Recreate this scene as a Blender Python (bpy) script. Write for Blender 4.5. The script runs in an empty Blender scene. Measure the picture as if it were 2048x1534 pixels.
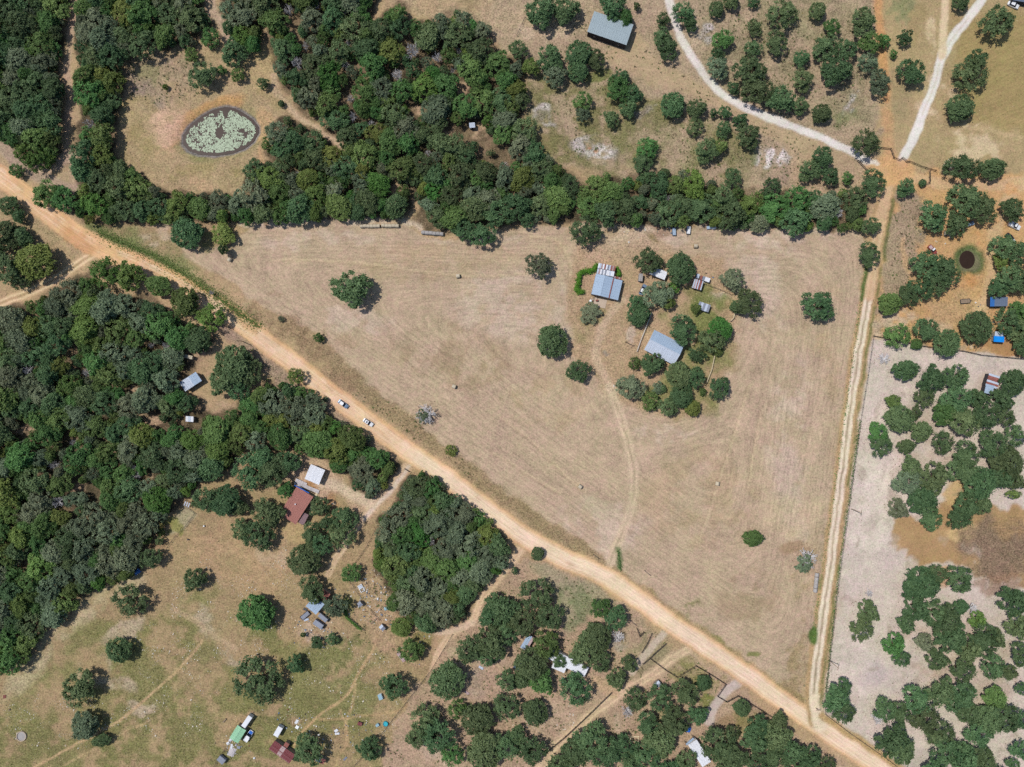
import bpy, math, random
import numpy as np
from mathutils import Vector, Matrix

# ------------------------------------------------------------------ scene, camera, light
scene = bpy.context.scene
C = scene.collection
S = 0.21            # metres on the ground per photograph pixel
CX, CY = 1024.0, 767.0
H = 287.0           # flying height of the drone
cam_d = bpy.data.cameras.new('drone_camera')
cam_d.sensor_width = 36.0
cam_d.lens = 36.0 * H / (2048 * S)
cam_d.clip_start = 1.0
cam_d.clip_end = 12000.0
cam = bpy.data.objects.new('drone_camera', cam_d)
cam.location = (0, 0, H)
C.objects.link(cam)
scene.camera = cam

SUN_EL = math.radians(60)
sh = Vector((0.90, -0.436, 0)).normalized()       # way the shadows fall
sun_dir = Vector((sh.x * math.cos(SUN_EL), sh.y * math.cos(SUN_EL), -math.sin(SUN_EL)))
world = bpy.data.worlds.new('World')
scene.world = world
world.use_nodes = True
wn = world.node_tree
for n in list(wn.nodes):
    wn.nodes.remove(n)
sky = wn.nodes.new('ShaderNodeTexSky')
sky.sky_type = 'NISHITA'
sky.sun_disc = False
sky.sun_elevation = SUN_EL
sky.sun_rotation = math.atan2(-sh.x, -sh.y) % (2 * math.pi)
bgn = wn.nodes.new('ShaderNodeBackground')
bgn.inputs['Strength'].default_value = 0.10
outn = wn.nodes.new('ShaderNodeOutputWorld')
wn.links.new(sky.outputs[0], bgn.inputs[0])
wn.links.new(bgn.outputs[0], outn.inputs[0])
sun_d = bpy.data.lights.new('sun', 'SUN')
sun_d.energy = 3.75
sun_d.angle = math.radians(0.53)
sun_d.color = (1.0, 0.955, 0.89)
sun = bpy.data.objects.new('sun', sun_d)
sun.rotation_euler = sun_dir.to_track_quat('-Z', 'Y').to_euler()
sun.location = (0, 0, 200)
C.objects.link(sun)
scene.view_settings.view_transform = 'Standard'
scene.view_settings.look = 'None'
scene.view_settings.exposure = 0.0
scene.view_settings.gamma = 1.0
scene.view_settings.use_curve_mapping = False
scene.render.engine = 'CYCLES'
scene.cycles.max_bounces = 4
scene.cycles.diffuse_bounces = 2
scene.cycles.use_adaptive_sampling = True
scene.cycles.adaptive_threshold = 0.03
scene.cycles.sample_clamp_indirect = 4.0
scene.cycles.transparent_max_bounces = 4
scene.cycles.use_denoising = False
K = 1.22            # white diffuse ground reads about this bright

rng = random.Random(7)
nr = np.random.RandomState(11)

# ------------------------------------------------------------------ helpers
def lin(c):
    out = []
    for v in c[:3]:
        v = v / 255.0
        out.append(v / 12.92 if v <= 0.04045 else ((v + 0.055) / 1.055) ** 2.4)
    return out

def alb(c):                                       # real base colour of a surface that reads as c in full sun
    return [min(0.82, v / K) for v in lin(c)]

def W(px, py, z=0.0):                             # map position of what the photograph shows at px,py at height z
    f = S * (H - z) / H
    return Vector(((px - CX) * f, (CY - py) * f, z))

def tag(o, label=None, cat=None, group=None, kind=None):
    if label: o['label'] = label
    if cat: o['category'] = cat
    if group: o['group'] = group
    if kind: o['kind'] = kind
    return o

def empty(name, loc, rz=0.0, label=None, cat=None, group=None):
    o = bpy.data.objects.new(name, None)
    o.empty_display_size = 0.3
    C.objects.link(o)
    o.location = loc
    o.rotation_euler = (0, 0, rz)
    return tag(o, label, cat, group)

def link(name, me, parent=None, loc=None, rot=None):
    o = bpy.data.objects.new(name, me)
    C.objects.link(o)
    if parent: o.parent = parent
    if loc is not None: o.location = loc
    if rot is not None: o.rotation_euler = rot
    return o

class MB:
    """collects simple solids, then makes one mesh"""
    def __init__(s):
        s.v, s.f = [], []
    def add(s, vs, fs):
        b = len(s.v)
        s.v += [tuple(p) for p in vs]
        s.f += [tuple(i + b for i in f) for f in fs]
        return s
    def box(s, c, d, rz=0.0, taper=1.0, tilt=None):
        x, y, z = d[0] / 2, d[1] / 2, d[2] / 2
        vs = [(-x, -y, -z), (x, -y, -z), (x, y, -z), (-x, y, -z),
              (-x * taper, -y * taper, z), (x * taper, -y * taper, z), (x * taper, y * taper, z), (-x * taper, y * taper, z)]
        m = Matrix.Rotation(rz, 3, 'Z')
        if tilt: m = m @ Matrix.Rotation(tilt[0], 3, 'X') @ Matrix.Rotation(tilt[1], 3, 'Y')
        cv = Vector(c)
        return s.add([cv + m @ Vector(v) for v in vs],
                     [(3, 2, 1, 0), (4, 5, 6, 7), (0, 1, 5, 4), (1, 2, 6, 5), (2, 3, 7, 6), (3, 0, 4, 7)])
    def quadbox(s, p, t):
        """a slab of thickness t under the quad p (counter-clockwise from above)"""
        p = [Vector(q) for q in p]
        n = (p[1] - p[0]).cross(p[3] - p[0]).normalized()
        lo = [q - n * t for q in p]
        return s.add(lo + p, [(3, 2, 1, 0), (4, 5, 6, 7), (0, 1, 5, 4), (1, 2, 6, 5), (2, 3, 7, 6), (3, 0, 4, 7)])
    def tube(s, a, b, ra, rb=None, n=6, cap=True):
        a, b = Vector(a), Vector(b)
        rb = ra if rb is None else rb
        d = (b - a)
        if d.length < 1e-6: return s
        q = d.to_track_quat('Z', 'Y')
        vs = []
        for p, r in ((a, ra), (b, rb)):
            for i in range(n):
                t = 2 * math.pi * i / n
                vs.append(p + q @ Vector((r * math.cos(t), r * math.sin(t), 0)))
        fs = [(i, (i + 1) % n, n + (i + 1) % n, n + i) for i in range(n)]
        if cap: fs += [tuple(reversed(range(n))), tuple(range(n, 2 * n))]
        return s.add(vs, fs)
    def lathe(s, prof, n=16, c=(0, 0, 0), cap=True):
        vs, fs = [], []
        for r, z in prof:
            for i in range(n):
                t = 2 * math.pi * i / n
                vs.append((c[0] + r * math.cos(t), c[1] + r * math.sin(t), c[2] + z))
        m = len(prof)
        for j in range(m - 1):
            for i in range(n):
                fs.append((j * n + i, j * n + (i + 1) % n, (j + 1) * n + (i + 1) % n, (j + 1) * n + i))
        if cap:
            fs.append(tuple(reversed(range(n))))
            fs.append(tuple(range((m - 1) * n, m * n)))
        return s.add(vs, fs)
    def mesh(s, name, mat, smooth=False):
        me = bpy.data.meshes.new(name)
        me.from_pydata(s.v, [], s.f)
        me.materials.append(mat)
        if smooth:
            me.polygons.foreach_set('use_smooth', [True] * len(me.polygons))
        me.update()
        return me
    def build(s, name, mat, parent=None, loc=None, rot=None, smooth=False):
        return link(name, s.mesh(name, mat, smooth), parent, loc, rot)

# ------------------------------------------------------------------ materials
def nodes(name):
    m = bpy.data.materials.new(name)
    m.use_nodes = True
    nt = m.node_tree
    bs = nt.nodes['Principled BSDF']
    return m, nt, bs

def mat(name, col, rough=0.7, metal=0.0, var=0.12, scale=1.5, dirt=None, dirt_amt=0.35, spec=0.3, stretch=None, rnd=0.0):
    """base colour with procedural grain, stains of a second colour and a little relief"""
    m, nt, bs = nodes(name)
    N, L = nt.nodes.new, nt.links.new
    tc = N('ShaderNodeTexCoord')
    mp = N('ShaderNodeMapping')
    L(tc.outputs['Object'], mp.inputs[0])
    if stretch: mp.inputs['Scale'].default_value = stretch
    n1 = N('ShaderNodeTexNoise'); n1.inputs['Scale'].default_value = scale; n1.inputs['Detail'].default_value = 5
    L(mp.outputs[0], n1.inputs['Vector'])
    a = alb(col)
    rp = N('ShaderNodeMapRange')
    rp.inputs[1].default_value, rp.inputs[2].default_value = 0.3, 0.7
    rp.inputs[3].default_value, rp.inputs[4].default_value = 1 - var, 1 + var
    L(n1.outputs['Fac'], rp.inputs[0])
    mul = N('ShaderNodeMix'); mul.data_type = 'RGBA'; mul.blend_type = 'MULTIPLY'
    mul.inputs[0].default_value = 1.0
    mul.inputs[6].default_value = (*a, 1)
    L(rp.outputs[0], mul.inputs[7])
    col_out = mul.outputs[2]
    if dirt:
        n2 = N('ShaderNodeTexNoise'); n2.inputs['Scale'].default_value = scale * 0.45; n2.inputs['Detail'].default_value = 6
        n2.inputs['Roughness'].default_value = 0.65
        L(mp.outputs[0], n2.inputs['Vector'])
        r2 = N('ShaderNodeMapRange')
        r2.inputs[1].default_value, r2.inputs[2].default_value = 0.48, 0.66
        r2.inputs[3].default_value, r2.inputs[4].default_value = 0.0, dirt_amt
        L(n2.outputs['Fac'], r2.inputs[0])
        mx = N('ShaderNodeMix'); mx.data_type = 'RGBA'
        L(r2.outputs[0], mx.inputs[0]); L(col_out, mx.inputs[6])
        mx.inputs[7].default_value = (*alb(dirt), 1)
        col_out = mx.outputs[2]
    if rnd:
        oi = N('ShaderNodeObjectInfo')
        r3 = N('ShaderNodeMapRange'); r3.inputs[3].default_value, r3.inputs[4].default_value = 1 - rnd, 1 + rnd
        L(oi.outputs['Random'], r3.inputs[0])
        m3 = N('ShaderNodeMix'); m3.data_type = 'RGBA'; m3.blend_type = 'MULTIPLY'; m3.inputs[0].default_value = 1
        L(col_out, m3.inputs[6]); L(r3.outputs[0], m3.inputs[7])
        col_out = m3.outputs[2]
    L(col_out, bs.inputs['Base Color'])
    bs.inputs['Roughness'].default_value = rough
    bs.inputs['Metallic'].default_value = metal
    bs.inputs['Specular IOR Level'].default_value = spec
    return m

M = {}
M['bark'] = mat('bark', (112, 98, 84), 0.9, var=0.3, scale=3)
M['dead_wood'] = mat('dead_wood', (206, 203, 204), 0.9, var=0.25, scale=2, rnd=0.12)
M['zinc'] = mat('galvanised_steel', (164, 184, 206), 0.6, var=0.03, scale=0.5, dirt=(150, 164, 182), dirt_amt=0.3, rnd=0.03, spec=0.2)
M['zinc_light'] = mat('pale_galvanised_steel', (192, 202, 218), 0.6, var=0.03, scale=0.5, dirt=(176, 182, 192), dirt_amt=0.25, rnd=0.04, spec=0.2)
M['zinc_blue'] = mat('blue_grey_steel', (160, 175, 182), 0.6, var=0.03, scale=0.5, dirt=(152, 166, 176), dirt_amt=0.3, rnd=0.02, spec=0.2)
M['white_metal'] = mat('white_painted_metal', (228, 231, 238), 0.6, var=0.02, scale=0.5, dirt=(205, 204, 204), dirt_amt=0.3, rnd=0.03, spec=0.15)
M['grey_metal'] = mat('dull_grey_metal', (140, 146, 160), 0.6, var=0.1, dirt=(112, 108, 106), rnd=0.08)
M['dark_metal'] = mat('dark_metal', (70, 72, 78), 0.6, var=0.15, dirt=(90, 78, 66))
M['pipe'] = mat('dark_steel_pipe', (58, 52, 48), 0.7, var=0.15, dirt=(96, 66, 48))
M['rust'] = mat('rusted_sheet', (150, 96, 88), 0.85, var=0.15, dirt=(120, 66, 52), dirt_amt=0.7, rnd=0.1)
M['rust_pale'] = mat('half_rusted_sheet', (182, 160, 160), 0.8, var=0.1, dirt=(150, 92, 82), dirt_amt=0.9, rnd=0.1)
M['maroon'] = mat('faded_maroon_roof', (120, 62, 66), 0.8, var=0.1, dirt=(168, 140, 140), dirt_amt=0.5)
M['red_roof'] = mat('terracotta_painted_roof', (166, 112, 102), 0.75, var=0.05, dirt=(150, 102, 92), dirt_amt=0.4, rnd=0.03)
M['brown_roof'] = mat('brown_porch_roof', (138, 112, 116), 0.8, var=0.08, dirt=(112, 92, 92))
M['green_roof'] = mat('pale_green_roof', (152, 202, 166), 0.6, var=0.05, dirt=(136, 178, 148), rnd=0.03)
M['blue_tarp'] = mat('blue_tarp', (16, 142, 236), 0.5, var=0.1, scale=2)
M['blue_steel'] = mat('blue_painted_steel', (58, 112, 180), 0.5, var=0.08)
M['slate'] = mat('slate_grey_roof', (106, 120, 142), 0.7, var=0.1, scale=3, dirt=(92, 98, 112))
M['wall_tan'] = mat('tan_siding', (176, 160, 138), 0.85, var=0.1, dirt=(140, 120, 100))
M['wall_grey'] = mat('weathered_board', (150, 140, 130), 0.9, var=0.15, dirt=(110, 98, 86))
M['wall_dark'] = mat('dark_board_with_shade', (58, 58, 62), 0.9, var=0.15)  # board colour darkened further to carry shade on the top barn's near wall
M['wall_white'] = mat('white_siding', (215, 213, 208), 0.8, var=0.06)
M['concrete'] = mat('concrete', (196, 178, 160), 0.9, var=0.1, dirt=(170, 146, 124))
M['deck'] = mat('grey_deck_board', (190, 184, 186), 0.9, var=0.12, rnd=0.12)
M['timber'] = mat('pale_timber', (222, 206, 172), 0.85, var=0.1, rnd=0.08)
M['wood'] = mat('weathered_wood', (150, 132, 112), 0.9, var=0.18, rnd=0.12)
M['glass'] = mat('dark_glass', (26, 36, 52), 0.25, var=0.02, spec=0.15)
M['rubber'] = mat('tyre_rubber', (34, 34, 36), 0.85, var=0.1)
M['rim'] = mat('wheel_rim', (150, 152, 156), 0.35, 0.6)
M['car_white'] = mat('white_car_paint', (236, 238, 242), 0.3, var=0.02, spec=0.5)
M['car_silver'] = mat('silver_blue_car_paint', (120, 142, 168), 0.35, 0.2, var=0.03, spec=0.5)
M['car_black'] = mat('black_car_paint', (34, 38, 48), 0.3, var=0.04, spec=0.5)
M['car_red'] = mat('faded_red_car_paint', (150, 72, 66), 0.6, var=0.12, dirt=(190, 130, 120))
M['car_blue'] = mat('blue_car_paint', (40, 104, 196), 0.35, var=0.04, spec=0.5)
M['lamp_glass'] = mat('lamp_lens', (220, 220, 215), 0.2)
M['bale'] = mat('net_wrapped_hay', (196, 184, 162), 0.95, var=0.16, scale=4, dirt=(164, 146, 120), dirt_amt=0.4, rnd=0.06)
M['bale_grey'] = mat('weathered_hay', (168, 164, 162), 0.95, var=0.16, scale=4, dirt=(136, 126, 120), dirt_amt=0.4, rnd=0.08)
M['bale_end'] = mat('cut_hay', (176, 154, 120), 0.95, var=0.25, scale=6)
M['pool'] = mat('turquoise_plastic', (20, 150, 170), 0.4, var=0.08)
M['plastic_white'] = mat('white_plastic', (235, 238, 242), 0.4, var=0.03)
M['plastic_blue'] = mat('pale_blue_plastic', (150, 184, 200), 0.5, var=0.06)
M['water_pool'] = mat('pool_water', (70, 180, 196), 0.1, var=0.05, spec=0.5)
M['stone'] = mat('pale_limestone', (226, 218, 204), 0.9, var=0.12, rnd=0.1)

def leaf_mat(name, c1, c2, rnd=0.26, hue=0.035):
    m, nt, bs = nodes(name)
    N, L = nt.nodes.new, nt.links.new
    at = N('ShaderNodeAttribute'); at.attribute_name = 'lf'
    oi = N('ShaderNodeObjectInfo')
    mx = N('ShaderNodeMix'); mx.data_type = 'RGBA'
    L(at.outputs['Fac'], mx.inputs[0])
    mx.inputs[6].default_value = (*c1, 1)
    mx.inputs[7].default_value = (*c2, 1)
    r3 = N('ShaderNodeMapRange'); r3.inputs[3].default_value, r3.inputs[4].default_value = 1 - rnd, 1 + rnd
    L(oi.outputs['Random'], r3.inputs[0])
    hs = N('ShaderNodeHueSaturation')
    mth = N('ShaderNodeMath'); mth.operation = 'MULTIPLY'; mth.inputs[1].default_value = 7.31
    fr = N('ShaderNodeMath'); fr.operation = 'FRACT'
    L(oi.outputs['Random'], mth.inputs[0]); L(mth.outputs[0], fr.inputs[0])
    r4 = N('ShaderNodeMapRange'); r4.inputs[3].default_value, r4.inputs[4].default_value = 0.5 - hue, 0.5 + hue
    L(fr.outputs[0], r4.inputs[0]); L(r4.outputs[0], hs.inputs['Hue'])
    L(r3.outputs[0], hs.inputs['Value']); L(mx.outputs[2], hs.inputs['Color'])
    L(hs.outputs[0], bs.inputs['Base Color'])
    bs.inputs['Roughness'].default_value = 0.65
    bs.inputs['Specular IOR Level'].default_value = 0.25
    tr = N('ShaderNodeBsdfTranslucent')
    L(hs.outputs[0], tr.inputs['Color'])
    ms = N('ShaderNodeMixShader'); ms.inputs[0].default_value = 0.30
    L(bs.outputs[0], ms.inputs[1]); L(tr.outputs[0], ms.inputs[2])
    L(ms.outputs[0], nt.nodes['Material Output'].inputs['Surface'])
    return m

LM = {
    'd': leaf_mat('oak_leaf_dark', (0.042, 0.086, 0.034), (0.168, 0.252, 0.112)),
    'm': leaf_mat('leaf_mid_green', (0.060, 0.122, 0.034), (0.182, 0.296, 0.094)),
    'y': leaf_mat('leaf_yellow_green', (0.100, 0.150, 0.034), (0.240, 0.310, 0.088)),
    'b': leaf_mat('leaf_bright_green', (0.060, 0.138, 0.028), (0.152, 0.285, 0.070)),
    'g': leaf_mat('leaf_grey_green', (0.080, 0.112, 0.064), (0.245, 0.298, 0.178)),
}
# ------------------------------------------------------------------ the ground, painted as soil and grass types on one fine sheet
STEP = 3.0
GX = np.arange(-120, 2170, STEP)
GY = np.arange(-120, 1656, STEP)
NX, NY = len(GX), len(GY)
PX, PY = np.meshgrid(GX, GY)          # photo-pixel map coordinates of every ground vertex

def vnoise(x, y, seed):
    r = np.random.RandomState(seed)
    T = r.rand(256, 256)
    xi, yi = np.floor(x).astype(int), np.floor(y).astype(int)
    fx, fy = x - xi, y - yi
    fx = fx * fx * (3 - 2 * fx); fy = fy * fy * (3 - 2 * fy)
    a, b = T[yi & 255, xi & 255], T[yi & 255, (xi + 1) & 255]
    c, d = T[(yi + 1) & 255, xi & 255], T[(yi + 1) & 255, (xi + 1) & 255]
    return (a * (1 - fx) + b * fx) * (1 - fy) + (c * (1 - fx) + d * fx) * fy

def fbm(x, y, size, seed, oct=4, gain=0.5):
    v, amp, tot = 0, 1.0, 0
    for o in range(oct):
        v = v + amp * vnoise(x / size * 2 ** o + 17 * o, y / size * 2 ** o + 9 * o, seed + o)
        tot += amp; amp *= gain
    return v / tot

N_S = fbm(PX, PY, 14, 1, 3)           # ready-made noises, 0..1
N_M = fbm(PX, PY, 45, 2, 4)
N_L = fbm(PX, PY, 160, 3, 4)
N_T = fbm(PX, PY, 6, 21, 2)
WX = (fbm(PX, PY, 26, 5, 4) - 0.5)    # warps that roughen every outline
WY = (fbm(PX, PY, 26, 9, 4) - 0.5)

COL = np.zeros((NY, NX, 3))
SPK = np.full((NY, NX), 0.55)
STK = np.zeros((NY, NX))
CLS = np.zeros((NY, NX), dtype=int)

def sub(x0, y0, x1, y1):
    i0 = max(0, int((x0 - GX[0]) / STEP)); i1 = min(NX, int((x1 - GX[0]) / STEP) + 2)
    j0 = max(0, int((y0 - GY[0]) / STEP)); j1 = min(NY, int((y1 - GY[0]) / STEP) + 2)
    return slice(j0, j1), slice(i0, i1)

def seg_d(x, y, ax, ay, bx, by):
    dx, dy = bx - ax, by - ay
    t = np.clip(((x - ax) * dx + (y - ay) * dy) / max(1e-9, dx * dx + dy * dy), 0, 1)
    return np.hypot(x - ax - t * dx, y - ay - t * dy), t

def poly_sd(x, y, pts):               # signed distance, inside positive
    d = np.full(x.shape, 1e9); ins = np.zeros(x.shape, dtype=bool)
    n = len(pts)
    for i in range(n):
        ax, ay = pts[i]; bx, by = pts[(i + 1) % n]
        dd, _ = seg_d(x, y, ax, ay, bx, by)
        d = np.minimum(d, dd)
        cond = ((ay > y) != (by > y))
        if ay != by:
            xi = (bx - ax) * (y - ay) / (by - ay) + ax
            ins ^= cond & (x < xi)
    return np.where(ins, d, -d)

def smooth(t):
    t = np.clip(t, 0, 1)
    return t * t * (3 - 2 * t)

def tone(c):                           # the dry ground is greyer and a little deeper than the first notes on it
    g = 0.3 * c[0] + 0.59 * c[1] + 0.11 * c[2]
    k = min(1.0, max(0.0, (208 - g) / 24))
    return [(v + (g - v) * 0.16 * k) * (1 - 0.07 * k) for v in c]

def put(sl, a, col, spk=None, stk=None, cls=None, thr=0.5):
    c = np.array(alb(tone(col)))
    COL[sl] = COL[sl] * (1 - a[..., None]) + c * a[..., None]
    if spk is not None: SPK[sl] = SPK[sl] * (1 - a) + spk * a
    if stk is not None: STK[sl] = STK[sl] * (1 - a) + stk * a
    if cls is not None: CLS[sl] = np.where(a > thr, cls, CLS[sl])

def area(pts, col, soft=10, warp=24, op=1.0, nz=0.0, spk=None, stk=None, cls=None, grain=0.0):
    xs = [p[0] for p in pts]; ys = [p[1] for p in pts]
    m = soft + warp
    sl = sub(min(xs) - m, min(ys) - m, max(xs) + m, max(ys) + m)
    x, y = PX[sl] + WX[sl] * warp * 2, PY[sl] + WY[sl] * warp * 2
    a = smooth(poly_sd(x, y, pts) / soft + 0.5) * op
    if nz: a = a * smooth((0.62 * N_M[sl] + 0.38 * N_S[sl] - 0.5) * nz * 1.7 + 0.58)
    if grain: a = a * smooth((N_S[sl] - 0.5) * grain + 0.6)
    put(sl, a, col, spk, stk, cls)

def blob(cx, cy, rx, ry, col, rot=0, soft=0.5, warp=20, op=1.0, nz=0.0, spk=None, stk=None, cls=None, grain=0.0):
    r = max(rx, ry) * (1 + soft) + warp
    sl = sub(cx - r, cy - r, cx + r, cy + r)
    x, y = PX[sl] + WX[sl] * warp * 2 - cx, PY[sl] + WY[sl] * warp * 2 - cy
    c, s = math.cos(math.radians(rot)), math.sin(math.radians(rot))
    u, v = (x * c + y * s) / rx, (-x * s + y * c) / ry
    a = smooth((1 - np.hypot(u, v)) / soft + 0.5) * op
    if nz: a = a * smooth((0.62 * N_M[sl] + 0.38 * N_S[sl] - 0.5) * nz * 1.7 + 0.58)
    if grain: a = a * smooth((N_S[sl] - 0.5) * grain + 0.6)
    put(sl, a, col, spk, stk, cls)

def path(pts, w, col, soft=4, warp=6, op=1.0, nz=0.0, spk=None, stk=None, cls=None, w2=None, off=0.0, grain=0.0, thr=0.5):
    xs = [p[0] for p in pts]; ys = [p[1] for p in pts]
    m = w + soft + warp + abs(off)
    sl = sub(min(xs) - m, min(ys) - m, max(xs) + m, max(ys) + m)
    x, y = PX[sl] + WX[sl] * warp * 2, PY[sl] + WY[sl] * warp * 2
    d = np.full(x.shape, 1e9); ww = np.full(x.shape, float(w))
    n = len(pts) - 1
    for i in range(n):
        ax, ay = pts[i]; bx, by = pts[i + 1]
        if off:
            l = math.hypot(bx - ax, by - ay); nx, ny = -(by - ay) / l * off, (bx - ax) / l * off
            ax, ay, bx, by = ax + nx, ay + ny, bx + nx, by + ny
        dd, t = seg_d(x, y, ax, ay, bx, by)
        if w2 is not None:
            ww = np.where(dd < d, w + (w2 - w) * (i + t) / n, ww)
        d = np.minimum(d, dd)
    a = smooth((ww / 2 - d) / soft + 0.5) * op
    if nz: a = a * smooth((0.62 * N_M[sl] + 0.38 * N_S[sl] - 0.5) * nz * 1.7 + 0.58)
    if grain: a = a * smooth((N_S[sl] - 0.5) * grain + 0.6)
    put(sl, a, col, spk, stk, cls, thr)

def spline(pts, k=6):                  # smooth a hand-drawn centre line
    out = []
    n = len(pts)
    for i in range(n - 1):
        p0, p1, p2, p3 = pts[max(0, i - 1)], pts[i], pts[i + 1], pts[min(n - 1, i + 2)]
        for j in range(k):
            t = j / k
            out.append(tuple(0.5 * ((2 * p1[q]) + (-p0[q] + p2[q]) * t + (2 * p0[q] - 5 * p1[q] + 4 * p2[q] - p3[q]) * t * t
                                    + (-p0[q] + 3 * p1[q] - 3 * p2[q] + p3[q]) * t ** 3) for q in (0, 1)))
    out.append(pts[-1])
    return out

# class numbers -> names of the setting's pieces
CLASSES = {0: 'ground', 1: 'hay_field', 2: 'dirt_road', 3: 'gravel_lane', 4: 'gravel_driveway', 5: 'sandy_pasture', 6: 'field_track',
           7: 'side_road', 8: 'pond_bank'}

# --- base soil and dry grass
base = np.array(alb((172, 148, 116)))
COL[:] = base * (0.86 + 0.30 * N_L[..., None])
put((slice(None), slice(None)), smooth((N_M - 0.55) * 4) * 0.4, (190, 168, 136))
put((slice(None), slice(None)), smooth((0.42 - N_M) * 5) * 0.35, (140, 124, 88))

# woods (outlines of the crown masses); floor of leaf litter
WOODS = {
 'A': [(-150,-150),(136,-150),(133,0),(128,50),(121,95),(118,130),(121,180),(123,235),(116,280),(126,300),(104,325),(75,338),(45,328),(25,298),(0,280),(-150,230)],
 'B': [(165,-150),(410,-150),(408,20),(425,45),(398,60),(392,88),(335,97),(270,108),(243,118),(248,160),(240,190),(235,215),(232,245),(228,270),(222,300),(240,325),(280,340),(300,365),(345,380),(400,386),(480,384),(485,335),(520,322),(548,322),(520,290),(530,262),(548,236),(580,231),(618,256),(664,290),(704,314),(745,338),(790,358),(822,376),(818,425),(800,440),(740,436),(690,434),(640,441),(560,444),(480,443),(430,440),(400,440),(340,450),(280,448),(250,445),(220,455),(180,450),(152,430),(145,400),(150,385),(142,365),(146,330),(146,290),(154,270),(156,210),(151,150),(154,110),(148,70),(153,30)],
 'C': [(450,-150),(752,-150),(752,0),(745,45),(765,32),(790,5),(818,12),(820,35),(850,45),(880,28),(910,18),(945,30),(978,45),(992,75),(985,95),(1000,100),(1024,110),(1050,130),(1050,165),(1055,205),(1050,230),(1075,270),(1085,290),(1120,330),(1140,345),(1170,365),(1200,345),(1255,350),(1290,345),(1330,335),(1400,345),(1440,370),(1500,375),(1545,382),(1600,380),(1650,385),(1690,370),(1720,375),(1738,400),(1730,455),(1690,464),(1640,460),(1600,464),(1520,460),(1440,458),(1390,452),(1340,458),(1290,452),(1200,448),(1140,442),(1080,448),(1020,452),(960,455),(900,462),(850,452),(830,437),(838,410),(826,392),(822,376),(790,362),(745,342),(704,318),(682,300),(650,254),(612,227),(585,199),(560,165),(545,130),(535,100),(540,70),(525,40),(525,75),(520,100),(490,105),(470,90),(450,70),(440,20)],
 'D': [(-150,660),(0,615),(70,602),(105,578),(150,548),(180,545),(190,575),(240,590),(300,592),(340,615),(370,642),(400,652),(425,680),(410,710),(385,725),(388,742),(358,765),(370,785),(410,800),(420,830),(465,812),(490,800),(520,772),(560,762),(590,764),(622,772),(640,802),(665,824),(715,852),(740,874),(748,892),(775,892),(805,910),(808,925),(795,945),(780,975),(755,992),(730,1000),(705,975),(702,950),(670,942),(650,920),(620,912),(598,905),(580,900),(560,905),(540,900),(505,900),(480,905),(470,935),(440,950),(400,965),(385,990),(360,1005),(330,1030),(330,1065),(325,1090),(290,1092),(275,1120),(285,1150),(250,1162),(200,1175),(160,1202),(130,1228),(110,1252),(78,1278),(65,1312),(50,1332),(20,1342),(-150,1400)],
 'E': [(845,940),(875,952),(905,985),(960,1020),(1000,1055),(1018,1075),(1020,1105),(1010,1140),(975,1160),(945,1195),(930,1235),(880,1262),(835,1262),(812,1235),(772,1212),(780,1180),(765,1150),(745,1130),(750,1070),(760,1035),(785,1012),(798,985),(818,950)],
}
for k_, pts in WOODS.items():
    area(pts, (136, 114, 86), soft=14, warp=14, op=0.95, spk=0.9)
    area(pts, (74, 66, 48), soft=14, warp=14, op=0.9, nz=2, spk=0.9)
for g in [(925,180,16,12),(830,222,18,10),(860,190,20,10),(900,255,12,16),(955,262,18,16),(585,45,14,22),(575,60,12,14),(300,840,26,12),(270,775,14,8),(150,700,16,8),(45,860,26,10),(200,870,12,8),(150,975,22,8),(300,950,8,22),(60,1100,26,10),(385,710,22,14),(440,820,30,12),(790,372,14,30),(705,300,10,20)]:
    blob(g[0], g[1], g[2], g[3], (190, 158, 124), warp=14, op=0.9, grain=4)

# --- wooded pasture at the top, between the wood and the orange track
area([(985,-150),(1752,-150),(1752,380),(1440,380),(1330,340),(1200,345),(1120,330),(1055,230),(1050,130),(990,80)], (182, 158, 128), soft=20, op=0.9, spk=0.8)
area([(760,-150),(1200,-150),(1190,20),(1040,60),(990,60),(850,40),(790,0)], (192, 168, 130), soft=14, op=0.8, spk=0.95, nz=1)
area([(1060,140),(1200,130),(1330,220),(1340,330),(1230,345),(1100,320),(1060,240)], (128, 116, 72), soft=30, op=0.75, nz=3, spk=0.9)
blob(1145, 275, 60, 60, (118, 110, 56), op=0.6, nz=4)
blob(1205, 150, 26, 12, (112, 128, 56), op=0.8)
blob(1090, 290, 44, 22, (120, 118, 64), op=0.6)
for g in [(1440,30,70,40),(1480,110,50,60),(1590,100,60,70),(1700,180,30,40),(1320,270,60,40),(1560,40,30,40)]:
    blob(*g, (150, 130, 108), op=0.6, nz=3, spk=1.0)
for g in [(1360,290,50,30),(1400,60,40,40),(1590,60,30,20),(1090,70,60,24),(1300,340,60,20),(1260,120,30,14),(1380,330,40,16),(1545,345,30,24)]:
    blob(*g, (208, 182, 152), op=0.7, nz=4, spk=0.9)
area([(1270,60),(1330,130),(1390,160),(1470,210),(1540,240),(1690,300),(1720,330),(1640,330),(1480,240),(1380,195),(1300,165),(1240,140),(1200,110)], (198, 170, 130), soft=14, warp=14, op=0.85, stk=0.4, spk=0.4)
area([(1570,290),(1640,290),(1700,320),(1745,350),(1740,390),(1600,380),(1580,360)], (190, 162, 126), soft=10, warp=10, op=0.8)
area([(1500,290),(1570,300),(1580,370),(1500,372),(1480,340)], (146, 122, 104), soft=16, op=0.7, nz=3)
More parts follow.
